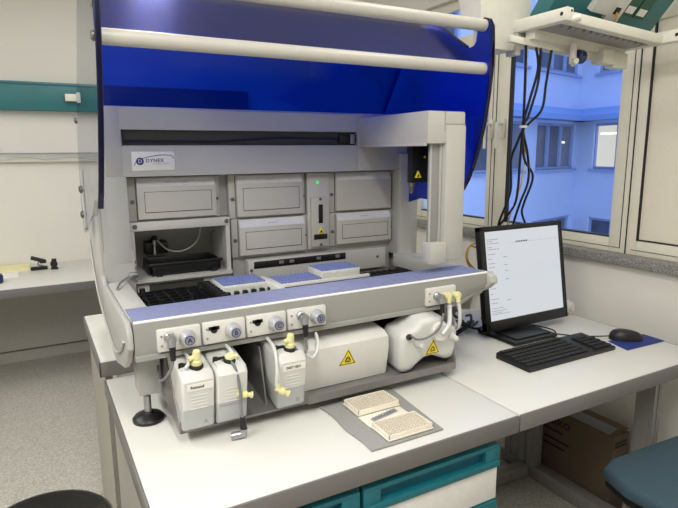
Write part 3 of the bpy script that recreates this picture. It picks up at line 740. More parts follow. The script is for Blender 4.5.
hose('clear hose hanging loose from below knob C with a yellow connector', [(.510, 1.33, .955), (.506, 1.27, .945), (.500, 1.24, .90), (.496, 1.235, .865), (.499, 1.235, .850)], .0048, (.506, 1.233, .845), cdir=(.9, -.3, -.5))
hose('clear hose curving from below knob D to the bottle beside the waste box', [(.640, 1.30, .955), (.634, 1.275, .935), (.622, 1.262, .915), (.608, 1.258, .905), (.592, 1.258, .915)], .0045)
t = hose('clear hose running from the left yellow plug to the canister cap', [(1.098, 1.292, .972), (1.093, 1.285, .95), (1.068, 1.256, .925), (1.040, 1.252, .898)], .007)
build('yellow_plug', plug_body(1.100, .996, True), M['cream'], t)
t = hose('clear hose looping down from the right yellow plug', [(1.134, 1.292, .972), (1.134, 1.285, .94), (1.136, 1.29, .90), (1.150, 1.33, .872), (1.18, 1.36, .88), (1.188, 1.40, .91)], .006)
build('yellow_plug', plug_body(1.137, .994, True), M['cream'], t)
t = thing('sensor_lead', 'grey lead with metal plug end resting on the bench before the second bottle', 'cable', (.40, 1.245, .74))
m = MB(); m.tube([(.372, 1.28, .936), (.385, 1.262, .940), (.396, 1.246, .915), (.402, 1.243, .87), (.402, 1.238, .82), (.403, 1.235, .795)], .0038); build('cable', m, M['cabgrey'], t)
m = MB(); m.lathe([(0, 0), (.006, 0), (.0088, .03), (0, .032)], (.403, 1.235, .797), (.05, 0, -1), 14); build('strain_relief', m, M['black'], t)
m = MB(); m.cyl((.405, 1.235, .768), (.404, 1.238, .752), .010); m.cyl((.410, 1.236, .752), (.375, 1.243, .749), .0098); m.cyl((.386, 1.241, .750), (.380, 1.242, .7495), .0105); build('metal_plug', m, M['steel'], t)

# ------------------------------------------------------------------ racks on the deck and in the bay
t = thing('wash_tray', 'black tray standing inside the wash bay under the left module', 'tray', (.43, 1.92, 1.042))
m = MB()
m.box(.318, .540, 1.845, 1.97, 1.042, 1.056, b=.003)
for a in ((.312, .546, 1.840, 1.850), (.312, .546, 1.965, 1.975)): m.box(*a, 1.048, 1.084, b=.003)
for a in ((.312, .322), (.536, .546)): m.box(*a, 1.84, 1.975, 1.048, 1.084, b=.003)
m.box(.306, .552, 1.834, 1.842, 1.076, 1.086, b=.002); m.box(.33, .35, 1.833, 1.84, 1.042, 1.056); m.box(.51, .53, 1.833, 1.84, 1.042, 1.056)
build('tray', m, M['black'], t)
t = thing('tube_rack', 'low black empty rack on the left of the deck', 'rack', (.37, 1.72, .975))
m = MB(); m.box(.262, .47, 1.60, 1.80, .975, .99, b=.002)
for i in range(6): m.box(.268+i*.034, .274+i*.034, 1.60, 1.80, .99, 1.006)
for i in range(6): m.box(.262, .47, 1.60+i*.039, 1.605+i*.039, .99, 1.006)
build('grid', m, M['black'], t)
for (x, y) in ((.30, 1.62), (.395, 1.64), (.275, 1.79), (.46, 1.79)):
    m = MB(); m.lathe([(0, 0), (.012, 0), (.009, .012), (.009, .02), (0, .021)], (x, y, 1.0), n=10); build('post', m, M['black'], t)

def tip_rack(x, y, w_, d_, z0, z1, label, ztip=.005):
    t = thing('tip_rack', label, 'pipette tip rack', (x+w_/2, y+d_/2, z0), group='pipette tip racks on the deck')
    m = MB(); m.box(x, x+w_, y, y+d_, z0, z1, b=.003)
    nx, ny = 12, 8
    for i in range(nx): m.box(x+w_*(i+.2)/nx, x+w_*(i+.8)/nx, y-.0015, y+.002, z1-.012, z1-.004)
    build('rack_body', m, M['rackw'], t)
    m = MB(); m.box(x+.006, x+w_-.006, y+.006, y+d_-.006, z1-.001, z1+.003)
    for i in range(nx):
        for j in range(ny):
            m.cyl((x+w_*(i+.5)/nx, y+d_*(j+.5)/ny, z1), (x+w_*(i+.5)/nx, y+d_*(j+.5)/ny, z1+ztip), w_/nx*.36, w_/nx*.30, n=6)
    o = build('pipette_tips', m, M['tip'], t); o['kind'] = 'stuff'
    return t
tip_rack(.475, 1.590, .140, .120, .995, 1.043, 'blue topped tip rack standing alone on the left beside the black posts')
tip_rack(.640, 1.535, .145, .105, .995, 1.042, 'middle blue topped tip rack, lower of the two standing side by side')
tip_rack(.800, 1.575, .145, .105, .995, 1.056, 'rightmost blue topped tip rack, standing higher than the one left of it')
t = thing('rack_carrier', 'black slotted carrier under the left tip rack', 'rack carrier', (.53, 1.62, .975))
m = MB(); m.box(.470, .630, 1.575, 1.73, .975, .995, b=.002)
for i in range(9): m.box(.448, .470, 1.49+i*.027, 1.502+i*.027, .975, 1.038, b=.002)
for i in range(6): m.box(.476+i*.027, .490+i*.027, 1.560, 1.578, .975, 1.030, b=.002)
m.box(.445, .475, 1.488, 1.73, .975, .985)
build('slotted_body', m, M['black'], t)
t = thing('rack_carrier', 'long dark carrier with a white end under the two right tip racks', 'rack carrier', (.79, 1.58, .975))
m = MB(); m.box(.637, .950, 1.50, 1.69, .975, .995, b=.002); m.box(.640, .950, 1.500, 1.520, .985, 1.036, b=.002); build('carrier_body', m, M['darkgrey'], t)
m = MB(); m.box(.614, .637, 1.495, 1.665, .975, 1.044, b=.004); build('end_block', m, M['rackw'], t)
m = MB(); m.box(.637, .950, 1.521, 1.534, 1.02, 1.043, b=.001); build('white_lip', m, M['rackw'], t)

# ------------------------------------------------------------------ felt mat and microplates on the bench
m = MB(); n = 12
pts = [(.645+.003*math.sin(i*.9), 1.022+(1.292-1.022)*i/n) for i in range(n+1)]+[(.884-.024*(1-i/n)+0*i, 1.022+(1.292-1.022)*i/n) for i in range(n, -1, -1)]
m.prism(pts, 'z', .7402, .7455, b=.0015)
solo('felt_mat', m, M['felt'], 'grey felt mat under the two microplates on the bench', 'mat', (.76, 1.157, .7402))
def microplate(x0, y0, label):
    L_, B_ = .136, .084
    t = thing('microplate', label, 'microplate', (x0+L_/2, y0+B_/2, .7475), group='microplates on the felt mat')
    z0 = .7475; m = MB()
    m.box(x0, x0+L_, y0, y0+B_, z0, z0+.004, b=.001); m.box(x0+.003, x0+L_-.003, y0+.003, y0+B_-.003, z0+.003, z0+.006)
    for a in ((x0+.002, x0+L_-.002, y0+.002, y0+.0045), (x0+.002, x0+L_-.002, y0+B_-.0045, y0+B_-.002)): m.box(*a, z0, z0+.0150, b=.0006)
    for a in ((x0+.002, x0+.0045), (x0+L_-.0045, x0+L_-.002)): m.box(*a, y0+.002, y0+B_-.002, z0, z0+.0150, b=.0006)
    build('plate_frame', m, M['plate'], t)
    m = MB(); px, py = (L_-.012)/12, (B_-.010)/8
    for i in range(12):
        for j in range(8):
            cx, cy = x0+.006+px*(i+.5), y0+.005+py*(j+.5)
            m.cyl((cx, cy, z0+.004), (cx, cy, z0+.0145), .0042, n=10, cap=False); m.cyl((cx, cy, z0+.0055), (cx, cy, z0+.006), .0042, n=10)
            m.cyl((cx, cy, z0+.0145), (cx, cy, z0+.0142), .0048, .0036, n=10, cap=False)
    o = build('well_strips', m, M['plate'], t)
    return t
microplate(.700, 1.030, 'ivory microplate on the felt mat nearest the bench edge')
microplate(.702, 1.180, 'ivory microplate on the felt mat nearest the analyzer')
solo('flat_tray', box(.700, .832, 1.116, 1.177, .7455, .7485, b=.0008), M['plate'], 'flat ivory card lying on the mat between the two microplates', 'card', (.766, 1.146, .7455))
m = MB(); m.T = Matrix.Translation((.765, 1.150, .7487)) @ Matrix.Rotation(math.radians(12), 4, 'Z'); m.box(-.045, .045, -.008, .008, 0, .002, b=.0006)
for i in range(8): m.box(-.042+i*.0107, -.034+i*.0107, -.005, .005, .002, .006)
solo('well_strip', m, M['clear'], 'loose clear strip of wells lying on the flat ivory card', 'well strip', (.765, 1.150, .7487))

# ------------------------------------------------------------------ monitor, keyboard, mouse
TB = Matrix.Rotation(math.radians(-9.5), 3, 'X')
t = thing('monitor', 'black flat screen monitor showing a white page, on the desk', 'monitor', (1.640, 1.450, .74))
m = MB(); m.box(1.475, 1.70, 1.372, 1.57, .7402, .755, b=.006, seg=3); m.box(1.50, 1.68, 1.39, 1.55, .752, .762, b=.005); build('foot', m, M['black'], t)
m = MB(); m.box(1.60, 1.69, 1.555, 1.59, .755, .95, b=.006); m.box(1.58, 1.70, 1.50, 1.60, .7405, .76, b=.006); build('stand_neck', m, M['black'], t)
T = Matrix.Translation((1.434, 1.470, .770)) @ TB.to_4x4()
m = MB(); m.T = T
Wd, Hh, bz, bb = .442, .396, .026, .040
m.box(0, Wd, 0, .028, 0, bb, b=.004); m.box(0, Wd, 0, .028, Hh-bz+.006, Hh, b=.004); m.box(0, bz, 0, .028, 0, Hh, b=.004); m.box(Wd-.018, Wd, 0, .028, 0, Hh, b=.004)
m.box(.01, Wd-.01, .012, .03, .01, Hh-.01); m.box(.05, Wd+.008, .030, .062, .03, Hh-.02, b=.012)
bzl = build('bezel', m, M['black'], t)
m = MB(); m.T = T; m.box(bz-.001, Wd-.017, .006, .011, bb-.002, Hh-bz+.008); scr = build('screen', m, M['screen'], t)
m = MB(); m.T = T
random.seed(3)
def dash(x, z, l, h=.0022): m.box(x, x+l, .0052, .0062, z, z+h)
zt = Hh-bz
for z, l in ((.345, .05), (.338, .03), (.330, .055), (.316, .022), (.308, .06)):
    x = bz+.012
    while x < bz+.012+l: q = random.uniform(.005, .012); dash(x, z, q, .0018); x += q+.003
for z in (.29, .272, .255, .24, .225, .205, .18, .16, .14, .12, .105):
    x = bz+.012; l = random.choice((.012, .022, .032))
    while x < bz+.012+l: q = random.uniform(.005, .01); dash(x, z, q, .0018); x += q+.0025
for z, x in ((.275, .115), (.245, .115), (.222, .118), (.19, .118), (.11, .12)):
    dash(x, z, .008, .0018); dash(x+.010, z, .007, .0018)
for z, l in ((.075, .07), (.068, .05), (.062, .08), (.085, .05)):
    x = bz+.012
    while x < bz+.012+l: q = random.uniform(.005, .012); dash(x, z, q, .0016); x += q+.003
m.box(bz+.13, Wd-.03, .0052, .0062, .326, .3265)
for i in range(5): dash(.185+i*.013, .326, .009, .006)
build('screen_text', m, M['cabgrey'], scr)

K0 = (1.336, 1.175); kw, kd = .430, .150
t = thing('keyboard', 'black computer keyboard on the desk in front of the monitor', 'keyboard', (1.55, 1.25, .7402))
m = MB(); m.prism([(1.178, .7402), (1.176, .750), (1.182, .753), (1.32, .764), (1.326, .760), (1.326, .7402)], 'x', 1.336, 1.766, b=.003)
kb = build('case', m, M['black'], t)
rows = [(1.190, [1.3, 1.2, 1.2, 5.6, 1.2, 1.2, 1.3], None), (1.2115, [2.2]+[1]*10+[2.6], 1), (1.233, [1.7]+[1]*11+[2.1], None), (1.2545, [1.5]+[1]*12+[1.4], 1), (1.276, [1]*13+[2], None), (1.301, [1]*15, 1)]
kmesh = {}
def key(x, y, w_):
    k = round(w_, 4); zz = .7535+(y-1.182)*.0797
    if k not in kmesh:
        b_ = MB(); b_.box(0, w_, 0, .0178, 0, .0055, b=.0012, seg=1); o = build('key', b_, M['blackm'], t, loc=(x, y, zz), local=True); kmesh[k] = o; return o
    o = kmesh[k].copy(); C.objects.link(o); o.parent = t; o.matrix_local = Matrix.Translation(Vector((x, y, zz))-0*Vector()); return o
def kput(x, y, w_):
    o = key(x, y, w_); o.location = (x-1.55, y-1.25, .7535+(y-1.182)*.0797-.7402)
for y, ws, _ in rows:
    u_ = .0195*15.0/sum(ws); x = 1.342
    for w_ in ws: kput(x+.001, y, w_*u_-.002); x += w_*u_
for y in (1.190, 1.2115, 1.233, 1.2545, 1.276):
    for i in range(4):
        if y > 1.27 and i == 3: continue
        kput(1.674+i*.0212+.001, y, .0192)

t = thing('mouse_mat', 'blue mouse mat on the desk under the mouse', 'mouse mat', (1.885, 1.20, .7402))
m = MB(); m.prism([(1.792, 1.150), (2.0, 1.143), (2.006, 1.230), (1.82, 1.245)], 'z', .7402, .7432, b=.001); build('mat', m, M['blue'], t)
t = thing('mouse', 'black computer mouse lying partly on the blue mat', 'mouse', (1.893, 1.226, .7432), math.radians(-38))
m = MB()
vs = []; fs = []; na, nr = 20, 7
for j in range(nr):
    tt = j/(nr-1); rr = math.cos(tt*PI/2)**.55 if j < nr-1 else .02
    for i in range(na):
        a = 2*PI*i/na
        vs.append((.060*rr*math.cos(a)+.0, .034*rr*math.sin(a)*(1-.12*math.cos(a)), .036*math.sin(tt*PI/2)**.9*(1-.15*math.cos(a)*rr)))
for j in range(nr-1):
    for i in range(na): q = (i+1) % na; fs.append((j*na+i, j*na+q, j*na+na+q, j*na+na+i))
fs.append(tuple(range(na))[::-1]); fs.append(tuple(range((nr-1)*na, nr*na)))
m.add(vs, fs); mo = build('shell', m, M['black'], t, ang=70, local=True)
m = MB(); m.cyl((-.034, -.003, .031), (-.034, .003, .031), .008, n=14); build('scroll_wheel', m, M['cabgrey'], t, local=True)
m = MB(); m.tube([(1.848, 1.262, .752), (1.82, 1.30, .7445), (1.775, 1.33, .7435), (1.735, 1.375, .7435), (1.70, 1.43, .7435), (1.71, 1.52, .7435), (1.68, 1.62, .7435)], .0024)
solo('mouse_cable', m, M['cabblk'], 'thin black mouse cable running back behind the monitor', 'cable', (1.76, 1.40, .7412))
m = MB(); m.tube([(1.60, 1.329, .7445), (1.645, 1.345, .7435), (1.70, 1.385, .7435), (1.745, 1.43, .7435), (1.735, 1.50, .7435), (1.70, 1.56, .7435), (1.66, 1.66, .7435)], .0024)
solo('keyboard_cable', m, M['cabblk'], 'black keyboard cable curling out behind the keyboard on the desk', 'cable', (1.70, 1.45, .7412))

# white power plug behind the monitor
t = thing('power_plug', 'white power plug lying on the desk behind the monitor near the wall', 'plug', (2.0, 1.60, .7402))
m = MB(); m.lathe([(0, 0), (.020, 0), (.029, .012), (.029, .034), (.020, .040), (.020, .052), (0, .052)], (1.970, 1.585, .770), (.35, -.9, .15), 18); build('plug_body', m, M['white'], t)
m = MB(); m.tube([(1.965, 1.60, .770), (1.95, 1.67, .76), (1.90, 1.72, .745), (1.80, 1.76, .745)], .005); build('cable', m, M['white'], t)

# cables beside the monitor
cab = [
 [(1.30, 1.72, .745), (1.36, 1.60, .75), (1.42, 1.56, .78), (1.47, 1.60, .80), (1.50, 1.66, .78)],
 [(1.26, 1.62, .745), (1.34, 1.56, .748), (1.42, 1.58, .76), (1.50, 1.62, .75), (1.56, 1.66, .745)],
 [(1.28, 1.78, .79), (1.34, 1.66, .81), (1.40, 1.60, .78), (1.46, 1.56, .76), (1.54, 1.60, .745)],
 [(1.24, 1.60, .80), (1.32, 1.56, .815), (1.38, 1.55, .80), (1.44, 1.57, .77), (1.52, 1.64, .76)],
 [(1.27, 1.66, .86), (1.34, 1.60, .835), (1.40, 1.58, .80), (1.45, 1.60, .755), (1.50, 1.70, .747)],
 [(1.25, 1.68, .83), (1.33, 1.63, .80), (1.39, 1.60, .75), (1.44, 1.62, .745), (1.53, 1.68, .745)],
]
for i, p in enumerate(cab):
    m = MB(); m.tube(p, .0052); z0 = min(v[2] for v in p)
    solo('black_cable', m, M['cabblk'], 'one of the tangled black cables on the desk between the analyzer and the monitor', 'cable', (1.4, 1.62, z0-.0052), 'tangled black cables behind the monitor')
m = MB(); m.tube([(1.60, 1.68, .7445), (1.60, 1.66, .85), (1.585, 1.65, .945), (1.535, 1.645, .965), (1.495, 1.648, 1.0), (1.484, 1.65, 1.03), (1.50, 1.655, 1.065), (1.54, 1.66, 1.075), (1.59, 1.665, 1.06), (1.60, 1.67, .99), (1.565, 1.675, .95), (1.52, 1.68, .985), (1.505, 1.68, 1.03), (1.53, 1.685, 1.06), (1.58, 1.69, 1.04), (1.61, 1.70, .98), (1.62, 1.71, .86), (1.64, 1.72, .7445)], .0030)
solo('orange_cable', m, M['caborg'], 'coiled orange cable looped behind the left edge of the monitor', 'cable', (1.5, 1.65, .74))
# ------------------------------------------------------------------ cardboard box under the desk
t = thing('cardboard_box', 'flat brown cardboard box standing against the wall under the desk', 'box', (1.945, 1.47, 0), math.radians(0))
m = MB(); m.box(1.897, 1.995, 1.24, 1.70, 0, .335, b=.002); bx = build('carton', m, M['card'], t)
m = MB(); m.prism([(1.893, .333), (1.95, .352), (1.997, .348), (1.997, .344), (1.95, .347), (1.894, .328)], 'y', 1.245, 1.698); build('top_flap', m, M['card'], t)
m = MB(); m.add([(1.899, 1.26, .3365), (1.945, 1.26, .3515), (1.945, 1.66, .3515), (1.899, 1.66, .3365)], [(0, 1, 2, 3)]); m.add([(1.899, 1.26, .3375), (1.945, 1.26, .3525), (1.945, 1.66, .3525), (1.899, 1.66, .3375)], [(0, 1, 2, 3)]); build('shipping_label', m, M['cabgrey'], t)
SIDE = Matrix(((0, 0, -1), (-1, 0, 0), (0, 1, 0))).to_4x4()
lettering('carton_lettering', 'Euko', .065, at(1.8965, 1.57, .287, SIDE), M['ink'], bx, bold=.001)
m = MB()
for z, l in ((.235, .10), (.195, .13), (.165, .11)): m.box(1.8958, 1.8975, 1.57-l, 1.57, z, z+.008)
build('carton_print', m, M['ink'], bx); m = MB()
for z in (.30, .285): m.box(1.91, 1.98, 1.2385, 1.2405, z, z+.008)
build('carton_print', m, M['ink'], bx)

# ------------------------------------------------------------------ seats
t = thing('office_chair', 'chair with a blue grey upholstered seat at the right front', 'chair', (1.74, .80, 0))
m = MB()
cs_ = []; 
for (x, y) in ((1.475, .60), (1.455, .90), (1.49, 1.0), (1.56, 1.022), (1.90, 1.005), (1.98, .97), (2.01, .88), (1.99, .60), (1.94, .53), (1.54, .53)): cs_.append((x, y))
m.prism(cs_, 'z', .415, .465, b=.018, seg=4); build('seat', m, M['fabric'], t, ang=60)
m = MB(); m.prism([(x+(1.73-x)*.03, y+(.8-y)*.03) for x, y in cs_], 'z', .395, .418, b=.005); build('seat_shell', m, M['black'], t)
m = MB(); m.cyl((1.73, .78, .09), (1.73, .78, .40), .028); build('gas_lift', m, M['blackm'], t)
for k in range(5):
    a = k*2*PI/5+.3; m = MB(); c_, s_ = math.cos(a), math.sin(a)
    m.cyl((1.73, .78, .105), (1.73+.24*c_, .78+.24*s_, .075), .024, .016, n=10); lg = build('base_arm', m, M['blackm'], t)
    m = MB(); m.cyl((1.73+.24*c_-.012*s_, .78+.24*s_+.012*c_, .03), (1.73+.24*c_+.012*s_, .78+.24*s_-.012*c_, .03), .03, n=14); m.cyl((1.73+.24*c_, .78+.24*s_, .04), (1.73+.24*c_, .78+.24*s_, .085), .008); build('caster', m, M['black'], lg)
t = thing('lab_stool', 'black stool with a glossy round seat at the bottom left corner', 'stool', (-.055, 1.485, 0))
m = MB(); m.lathe([(0, .46), (.155, .46), (.168, .475), (.168, .492), (.160, .500), (.148, .502), (.140, .496), (.10, .490), (0, .488)], (-.055, 1.485, 0), n=48); build('seat', m, M['blackg'], t, ang=60)
m = MB(); m.cyl((-.055, 1.485, .08), (-.055, 1.485, .46), .025); build('gas_lift', m, M['blackm'], t)
for k in range(5):
    a = k*2*PI/5; m = MB(); c_, s_ = math.cos(a), math.sin(a)
    m.cyl((-.055, 1.485, .09), (-.055+.17*c_, 1.485+.17*s_, .03), .02, .014, n=10); m.cyl((-.055+.17*c_, 1.485+.17*s_, 0), (-.055+.17*c_, 1.485+.17*s_, .035), .018, n=12); build('base_arm', m, M['blackm'], t)

# ------------------------------------------------------------------ suspended service wing
t = thing('service_wing', 'suspended white service wing with a tilted teal socket panel in front of the window', 'service wing', (1.75, 1.40, 1.76))
m = MB(); m.prism([(1.395, 1.775), (1.500, 1.775), (1.560, 1.86), (1.60, 2.75), (1.12, 2.75), (1.335, 1.90), (1.335, 1.86), (1.395, 1.85)], 'y', 1.46, 1.56, b=.002)
build('column', m, M['offw'], t)
m = MB(); m.box(1.492, 1.512, 1.45, 1.50, 1.76, 1.84, b=.002); build('column_foot', m, M['offw'], t)
RW = Matrix.Translation((1.5, 1.25, 1.85)) @ Matrix.Rotation(math.radians(3.2), 4, 'Y') @ Matrix.Translation((-1.5, -1.25, -1.85))
def wb(*a, **k):
    m = MB(); m.T = RW; return m.box(*a, **k)
m = wb(1.485, 1.515, 1.245, 1.50, 1.832, 1.872, b=.003); a1 = build('side_arm', m, M['offw'], t)
m = MB(); m.T = RW
for y in (1.252, ): m.cyl((1.484, y+.012, 1.853), (1.4835, y+.012, 1.853), .006)
m.cyl((1.506, 1.2455, 1.862), (1.506, 1.2445, 1.862), .004); build('bolt', m, M['black'], a1)
m = wb(1.985, 2.015, 1.14, 1.50, 1.832, 1.872, b=.003); a2 = build('side_arm', m, M['offw'], t)
m = MB(); m.T = RW; m.cyl((1.984, 1.20, 1.853), (1.9835, 1.20, 1.853), .006); build('bolt', m, M['black'], a2)
m = wb(1.512, 1.99, 1.248, 1.285, 1.830, 1.862, b=.003); fb = build('front_beam', m, M['offw'], t)
m = MB(); m.T = RW; m.cyl((1.515, 1.255, 1.838), (1.535, 1.235, 1.845), .010); build('end_cap', m, M['offw'], fb)
m = wb(1.515, 1.99, 1.475, 1.50, 1.800, 1.835, b=.003); m.box(1.43, 1.90, 1.415, 1.432, 1.788, 1.810, b=.002); build('rear_beam', m, M['offw'], t)
m = MB(); m.T = RW; m.box(1.515, 1.99, 1.30, 1.49, 1.834, 1.842)
for i in range(13): m.box(1.53+i*.034, 1.552+i*.034, 1.288, 1.305, 1.826, 1.832)
build('underside_tray', m, M['innerdark'], t)
m = MB(); m.T = RW
for i in range(8): m.box(1.55+i*.054, 1.585+i*.054, 1.287, 1.31, 1.8325, 1.8338)
build('tray_slots', m, M['blackm'], t)
m = MB(); m.T = RW; m.prism([(1.40, 1.862), (1.27, 2.02), (1.20, 2.14), (1.25, 2.16), (1.45, 1.90), (1.45, 1.862)], 'x', 1.545, 2.085, b=.002)
pn = build('socket_panel', m, M['tealdk'], t)
# sockets, placed along the sloping face
d_ = Vector((0, 1.27-1.40, 2.02-1.862)).normalized(); nn = Vector((0, -d_.z, d_.y))
def onp(x, s, h=0): return RW @ (Vector((x, 1.40, 1.862))+d_*s+nn*h)
def pbox(x0, x1, s0, s1, h0, h1):
    m = MB(); vs = [onp(x, s, h) for x in (x0, x1) for s in (s0, s1) for h in (h0, h1)]
    return m.add(vs, [(0, 1, 3, 2), (4, 6, 7, 5), (0, 4, 5, 1), (2, 3, 7, 6), (0, 2, 6, 4), (1, 5, 7, 3)])
build('power_socket', pbox(1.702, 1.785, .080, .20, -.002, .022), M['white'], pn)
so = build('data_socket', pbox(1.792, 1.862, .064, .20, -.002, .014), M['white'], pn)
build('data_jack', pbox(1.816, 1.842, .088, .112, .013, .0155), M['black'], so)
for x in (1.870, 1.934):
    g = build('green_outlet', pbox(x, x+.058, .090, .165, -.002, .006), mat('dark green outlet', rgb(24, 84, 66), .4), pn)
    build('outlet_label', pbox(x+.008, x+.050, .100, .125, .0055, .0068), M['paper'], g)
m = MB(); p = [onp(1.830, .096, .016), onp(1.832, .08, .026), onp(1.838, .055, .022), onp(1.845, .030, .014), onp(1.845, .012, .004)]
m.tube(p, .0035); solo('patch_cable', m, M['caborg'], 'short yellow patch cable plugged into the teal panel', 'cable', onp(1.835, .05, .01))
m = MB(); m.cyl((1.690, 1.38, 1.80), (1.690, 1.38, 1.735), .012); m.cyl((1.690, 1.38, 1.745), (1.672, 1.35, 1.74), .009); m.cyl((1.690, 1.38, 1.735), (1.725, 1.38, 1.755), .011); tp = build('gas_tap', m, M['offw'], t)
m = MB(); m.lathe([(0, 0), (.018, 0), (.024, .006), (.024, .03), (.019, .036), (0, .036)], (1.705, 1.38, 1.76), (1, 0, 0), 10); build('tap_knob', m, M['bluedk'], tp)
m = MB(); m.box(1.84, 1.90, 1.37, 1.42, 1.745, 1.795, b=.004); m.box(1.905, 1.985, 1.375, 1.415, 1.735, 1.79, b=.004); build('junction_box', m, M['offw'], t)
m = MB(); m.T = RW; m.box(1.512, 1.99, 1.39, 1.43, 1.806, 1.834); build('underside_channel', m, M['offw'], t)

# cables hanging from the wing to the monitor
Yc = 1.42
def hang(name, label, pts, m_, r=.0045):
    m = MB(); m.tube(pts, r, 8); zz = min(p[2] for p in pts)
    return solo(name, m, M[m_], label, 'cable', (pts[-1][0], pts[-1][1], zz), 'cables hanging from the service wing')
k = 1.42/1.6
def cp_(x, z, y): s = y/1.6; return (x*s, y, 1.44+(z-1.44)*s)
hang('hanging_cable', 'leftmost black cable dropping straight from the service wing', [cp_(1.694, 1.835, 1.42), cp_(1.700, 1.68, 1.43), cp_(1.700, 1.535, 1.45), cp_(1.693, 1.38, 1.49), cp_(1.690, 1.29, 1.52), cp_(1.672, 1.22, 1.545), cp_(1.60, 1.15, 1.60), cp_(1.56, 1.10, 1.62)], 'cabblk')
hang('hanging_cable', 'black cable second from left under the service wing', [cp_(1.747, 1.837, 1.42), cp_(1.765, 1.75, 1.43), cp_(1.725, 1.62, 1.44), cp_(1.700, 1.53, 1.455), cp_(1.735, 1.42, 1.49), cp_(1.745, 1.32, 1.52), cp_(1.705, 1.23, 1.545), cp_(1.675, 1.15, 1.60), cp_(1.67, 1.08, 1.62)], 'cabblk')
hang('hanging_cable', 'black cable third from left under the service wing', [cp_(1.775, 1.828, 1.42), cp_(1.770, 1.70, 1.43), cp_(1.728, 1.575, 1.44), cp_(1.703, 1.525, 1.452), cp_(1.715, 1.41, 1.49), cp_(1.770, 1.335, 1.52), cp_(1.730, 1.235, 1.545), cp_(1.72, 1.19, 1.585), cp_(1.755, 1.12, 1.61), cp_(1.76, 1.06, 1.63)], 'cabblk')
hang('hanging_cable', 'rightmost black cable bending in to join the bundle under the service wing', [cp_(1.836, 1.833, 1.42), cp_(1.815, 1.70, 1.43), cp_(1.800, 1.60, 1.44), cp_(1.735, 1.545, 1.45), cp_(1.702, 1.52, 1.455), cp_(1.672, 1.465, 1.48), cp_(1.645, 1.40, 1.52), cp_(1.65, 1.28, 1.55), cp_(1.60, 1.17, 1.60), cp_(1.58, 1.10, 1.62)], 'cabblk')
hang('hanging_cable', 'pale cable running down among the black ones to the monitor', [cp_(1.700, 1.82, 1.43), cp_(1.704, 1.68, 1.44), cp_(1.704, 1.535, 1.46), cp_(1.720, 1.42, 1.50), cp_(1.705, 1.30, 1.525), cp_(1.665, 1.21, 1.55), cp_(1.64, 1.14, 1.60), cp_(1.64, 1.08, 1.62)], 'cabyel', .003)
m = MB(); p = Vector(cp_(1.702, 1.53, 1.453)); m.lathe([(.012, -.004), (.015, -.004), (.015, .004), (.012, .004)], p, (0, 0, 1), 14)
solo('cable_tie', m, M['white'], 'white tie holding the hanging cables together', 'cable tie', p)

# ------------------------------------------------------------------ building across the courtyard
CB = Vector((16.45, 13.05, 0))
b1 = math.radians(76); b2 = math.radians(9)
d1 = -Vector((math.sin(b1), math.cos(b1), 0)); d2 = -Vector((math.sin(b2), math.cos(b2), 0))
n1 = Vector((d1.y, -d1.x, 0)); n2 = Vector((-d2.y, d2.x, 0))
if n1.dot(-CB) < 0: n1 = -n1
if n2.dot(-CB) < 0: n2 = -n2
bt = thing('office_building', 'bluish rendered building across the courtyard with rows of windows', 'building', tuple(CB))
def fac(d, n, s0, s1, z0, z1, h0, h1, mb=None):
    mb = mb or MB(); vs = [CB+d*s+n*h+Vector((0, 0, z)) for s in (s0, s1) for z in (z0, z1) for h in (h0, h1)]
    return mb.add(vs, [(0, 1, 3, 2), (4, 6, 7, 5), (0, 4, 5, 1), (2, 3, 7, 6), (0, 2, 6, 4), (1, 5, 7, 3)])
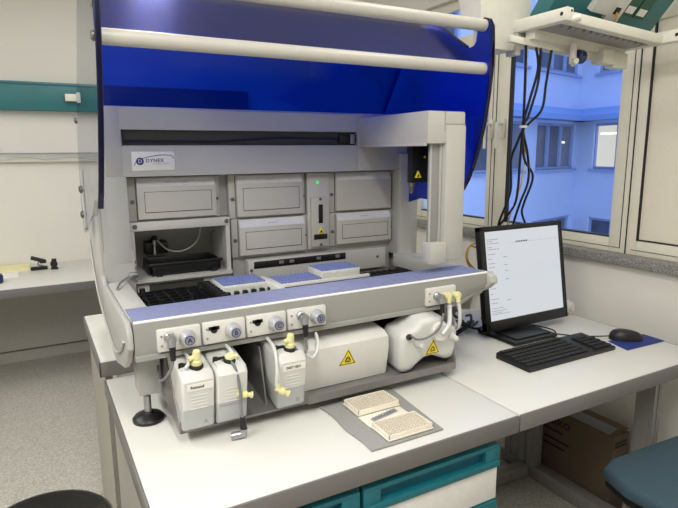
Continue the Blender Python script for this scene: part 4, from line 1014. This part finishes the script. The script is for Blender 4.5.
for d, n, L_ in ((d1, n1, 18), (d2, n2, 12)):
    wins = [(.15, 2.75), (3.5, 6.1), (6.9, 9.5), (10.3, 12.9)] if d is d1 else [(.75, 2.6), (3.3, 5.2), (6.0, 8.0)]
    rowsz = [(-2.45, -.78), (.82, 2.28), (3.85, 5.35)]
    m = MB(); zprev = -6
    for (z0, z1) in rowsz:
        fac(d, n, -.3 if d is d1 else 0, L_, zprev, z0, -.4, 0, m)
        sp = -.3 if d is d1 else 0
        for (a, c) in wins: fac(d, n, sp, a, z0, z1, -.4, 0, m); sp = c
        fac(d, n, sp, L_, z0, z1, -.4, 0, m); zprev = z1
    fac(d, n, 0, L_, zprev, 9, -.4, 0, m)
    build('facade_wall', m, M['facade'], bt)
    m = MB()
    m.add([CB+d*s+n*h+Vector((0, 0, z)) for s in (-.1, L_) for h, z in ((0, 2.36), (.55, 2.36), (.55, 2.52), (0, 2.78))], [(0, 1, 2, 3), (4, 7, 6, 5), (0, 4, 5, 1), (1, 5, 6, 2), (2, 6, 7, 3), (3, 7, 4, 0)])
    build('ledge', m, M['facledge'], bt)
    for ri, (z0, z1) in enumerate(rowsz):
        for wi, (a, c) in enumerate(wins):
            m = MB(); n3 = 3 if d is d1 else 2
            fac(d, n, a, c, z0, z0+.08, -.2, -.06, m); fac(d, n, a, c, z1-.08, z1, -.2, -.06, m); fac(d, n, a-.08, c+.08, z0-.07, z0, -.1, .08, m)
            for q in range(n3+1): s = a+(c-a)*q/n3; fac(d, n, s-.05, s+.05, z0, z1, -.2, -.06, m)
            wn = build('window', m, M['facframe'], bt)
            for q in range(n3):
                s0, s1 = a+(c-a)*q/n3, a+(c-a)*(q+1)/n3
                lit_ = d is d2 and wi == 0 and ri == 1 and q == 0
                cur = d is d1 and ri == 1 and q == 0
                pn_ = build('window_pane', fac(d, n, s0, s1, z0, z1, -.17, -.14), M['faclit'] if lit_ else M['facpane2'] if cur else M['facpane'], wn)
                if lit_: build('lamp_strip', fac(d, n, s0+.15, s1-.1, z1-.36, z1-.30, -.138, -.13), M['faclamp'], wn)
            if d is d1 and ri == 1 and wi == 0:
                build('lamp_strip', fac(d, n, a+.45, a+.70, z1-.62, z1-.56, -.138, -.13), M['faclamp'], wn)
struct('ground', box(2.4, 40, -20, 40, -6.1, -6), M['panel'])

# ------------------------------------------------------------------ sky
wd = D.worlds.new('world'); bpy.context.scene.world = wd; wd.use_nodes = True
bg = wd.node_tree.nodes['Background']; bg.inputs['Color'].default_value = (.46, .61, 1.0, 1); bg.inputs['Strength'].default_value = 2.0
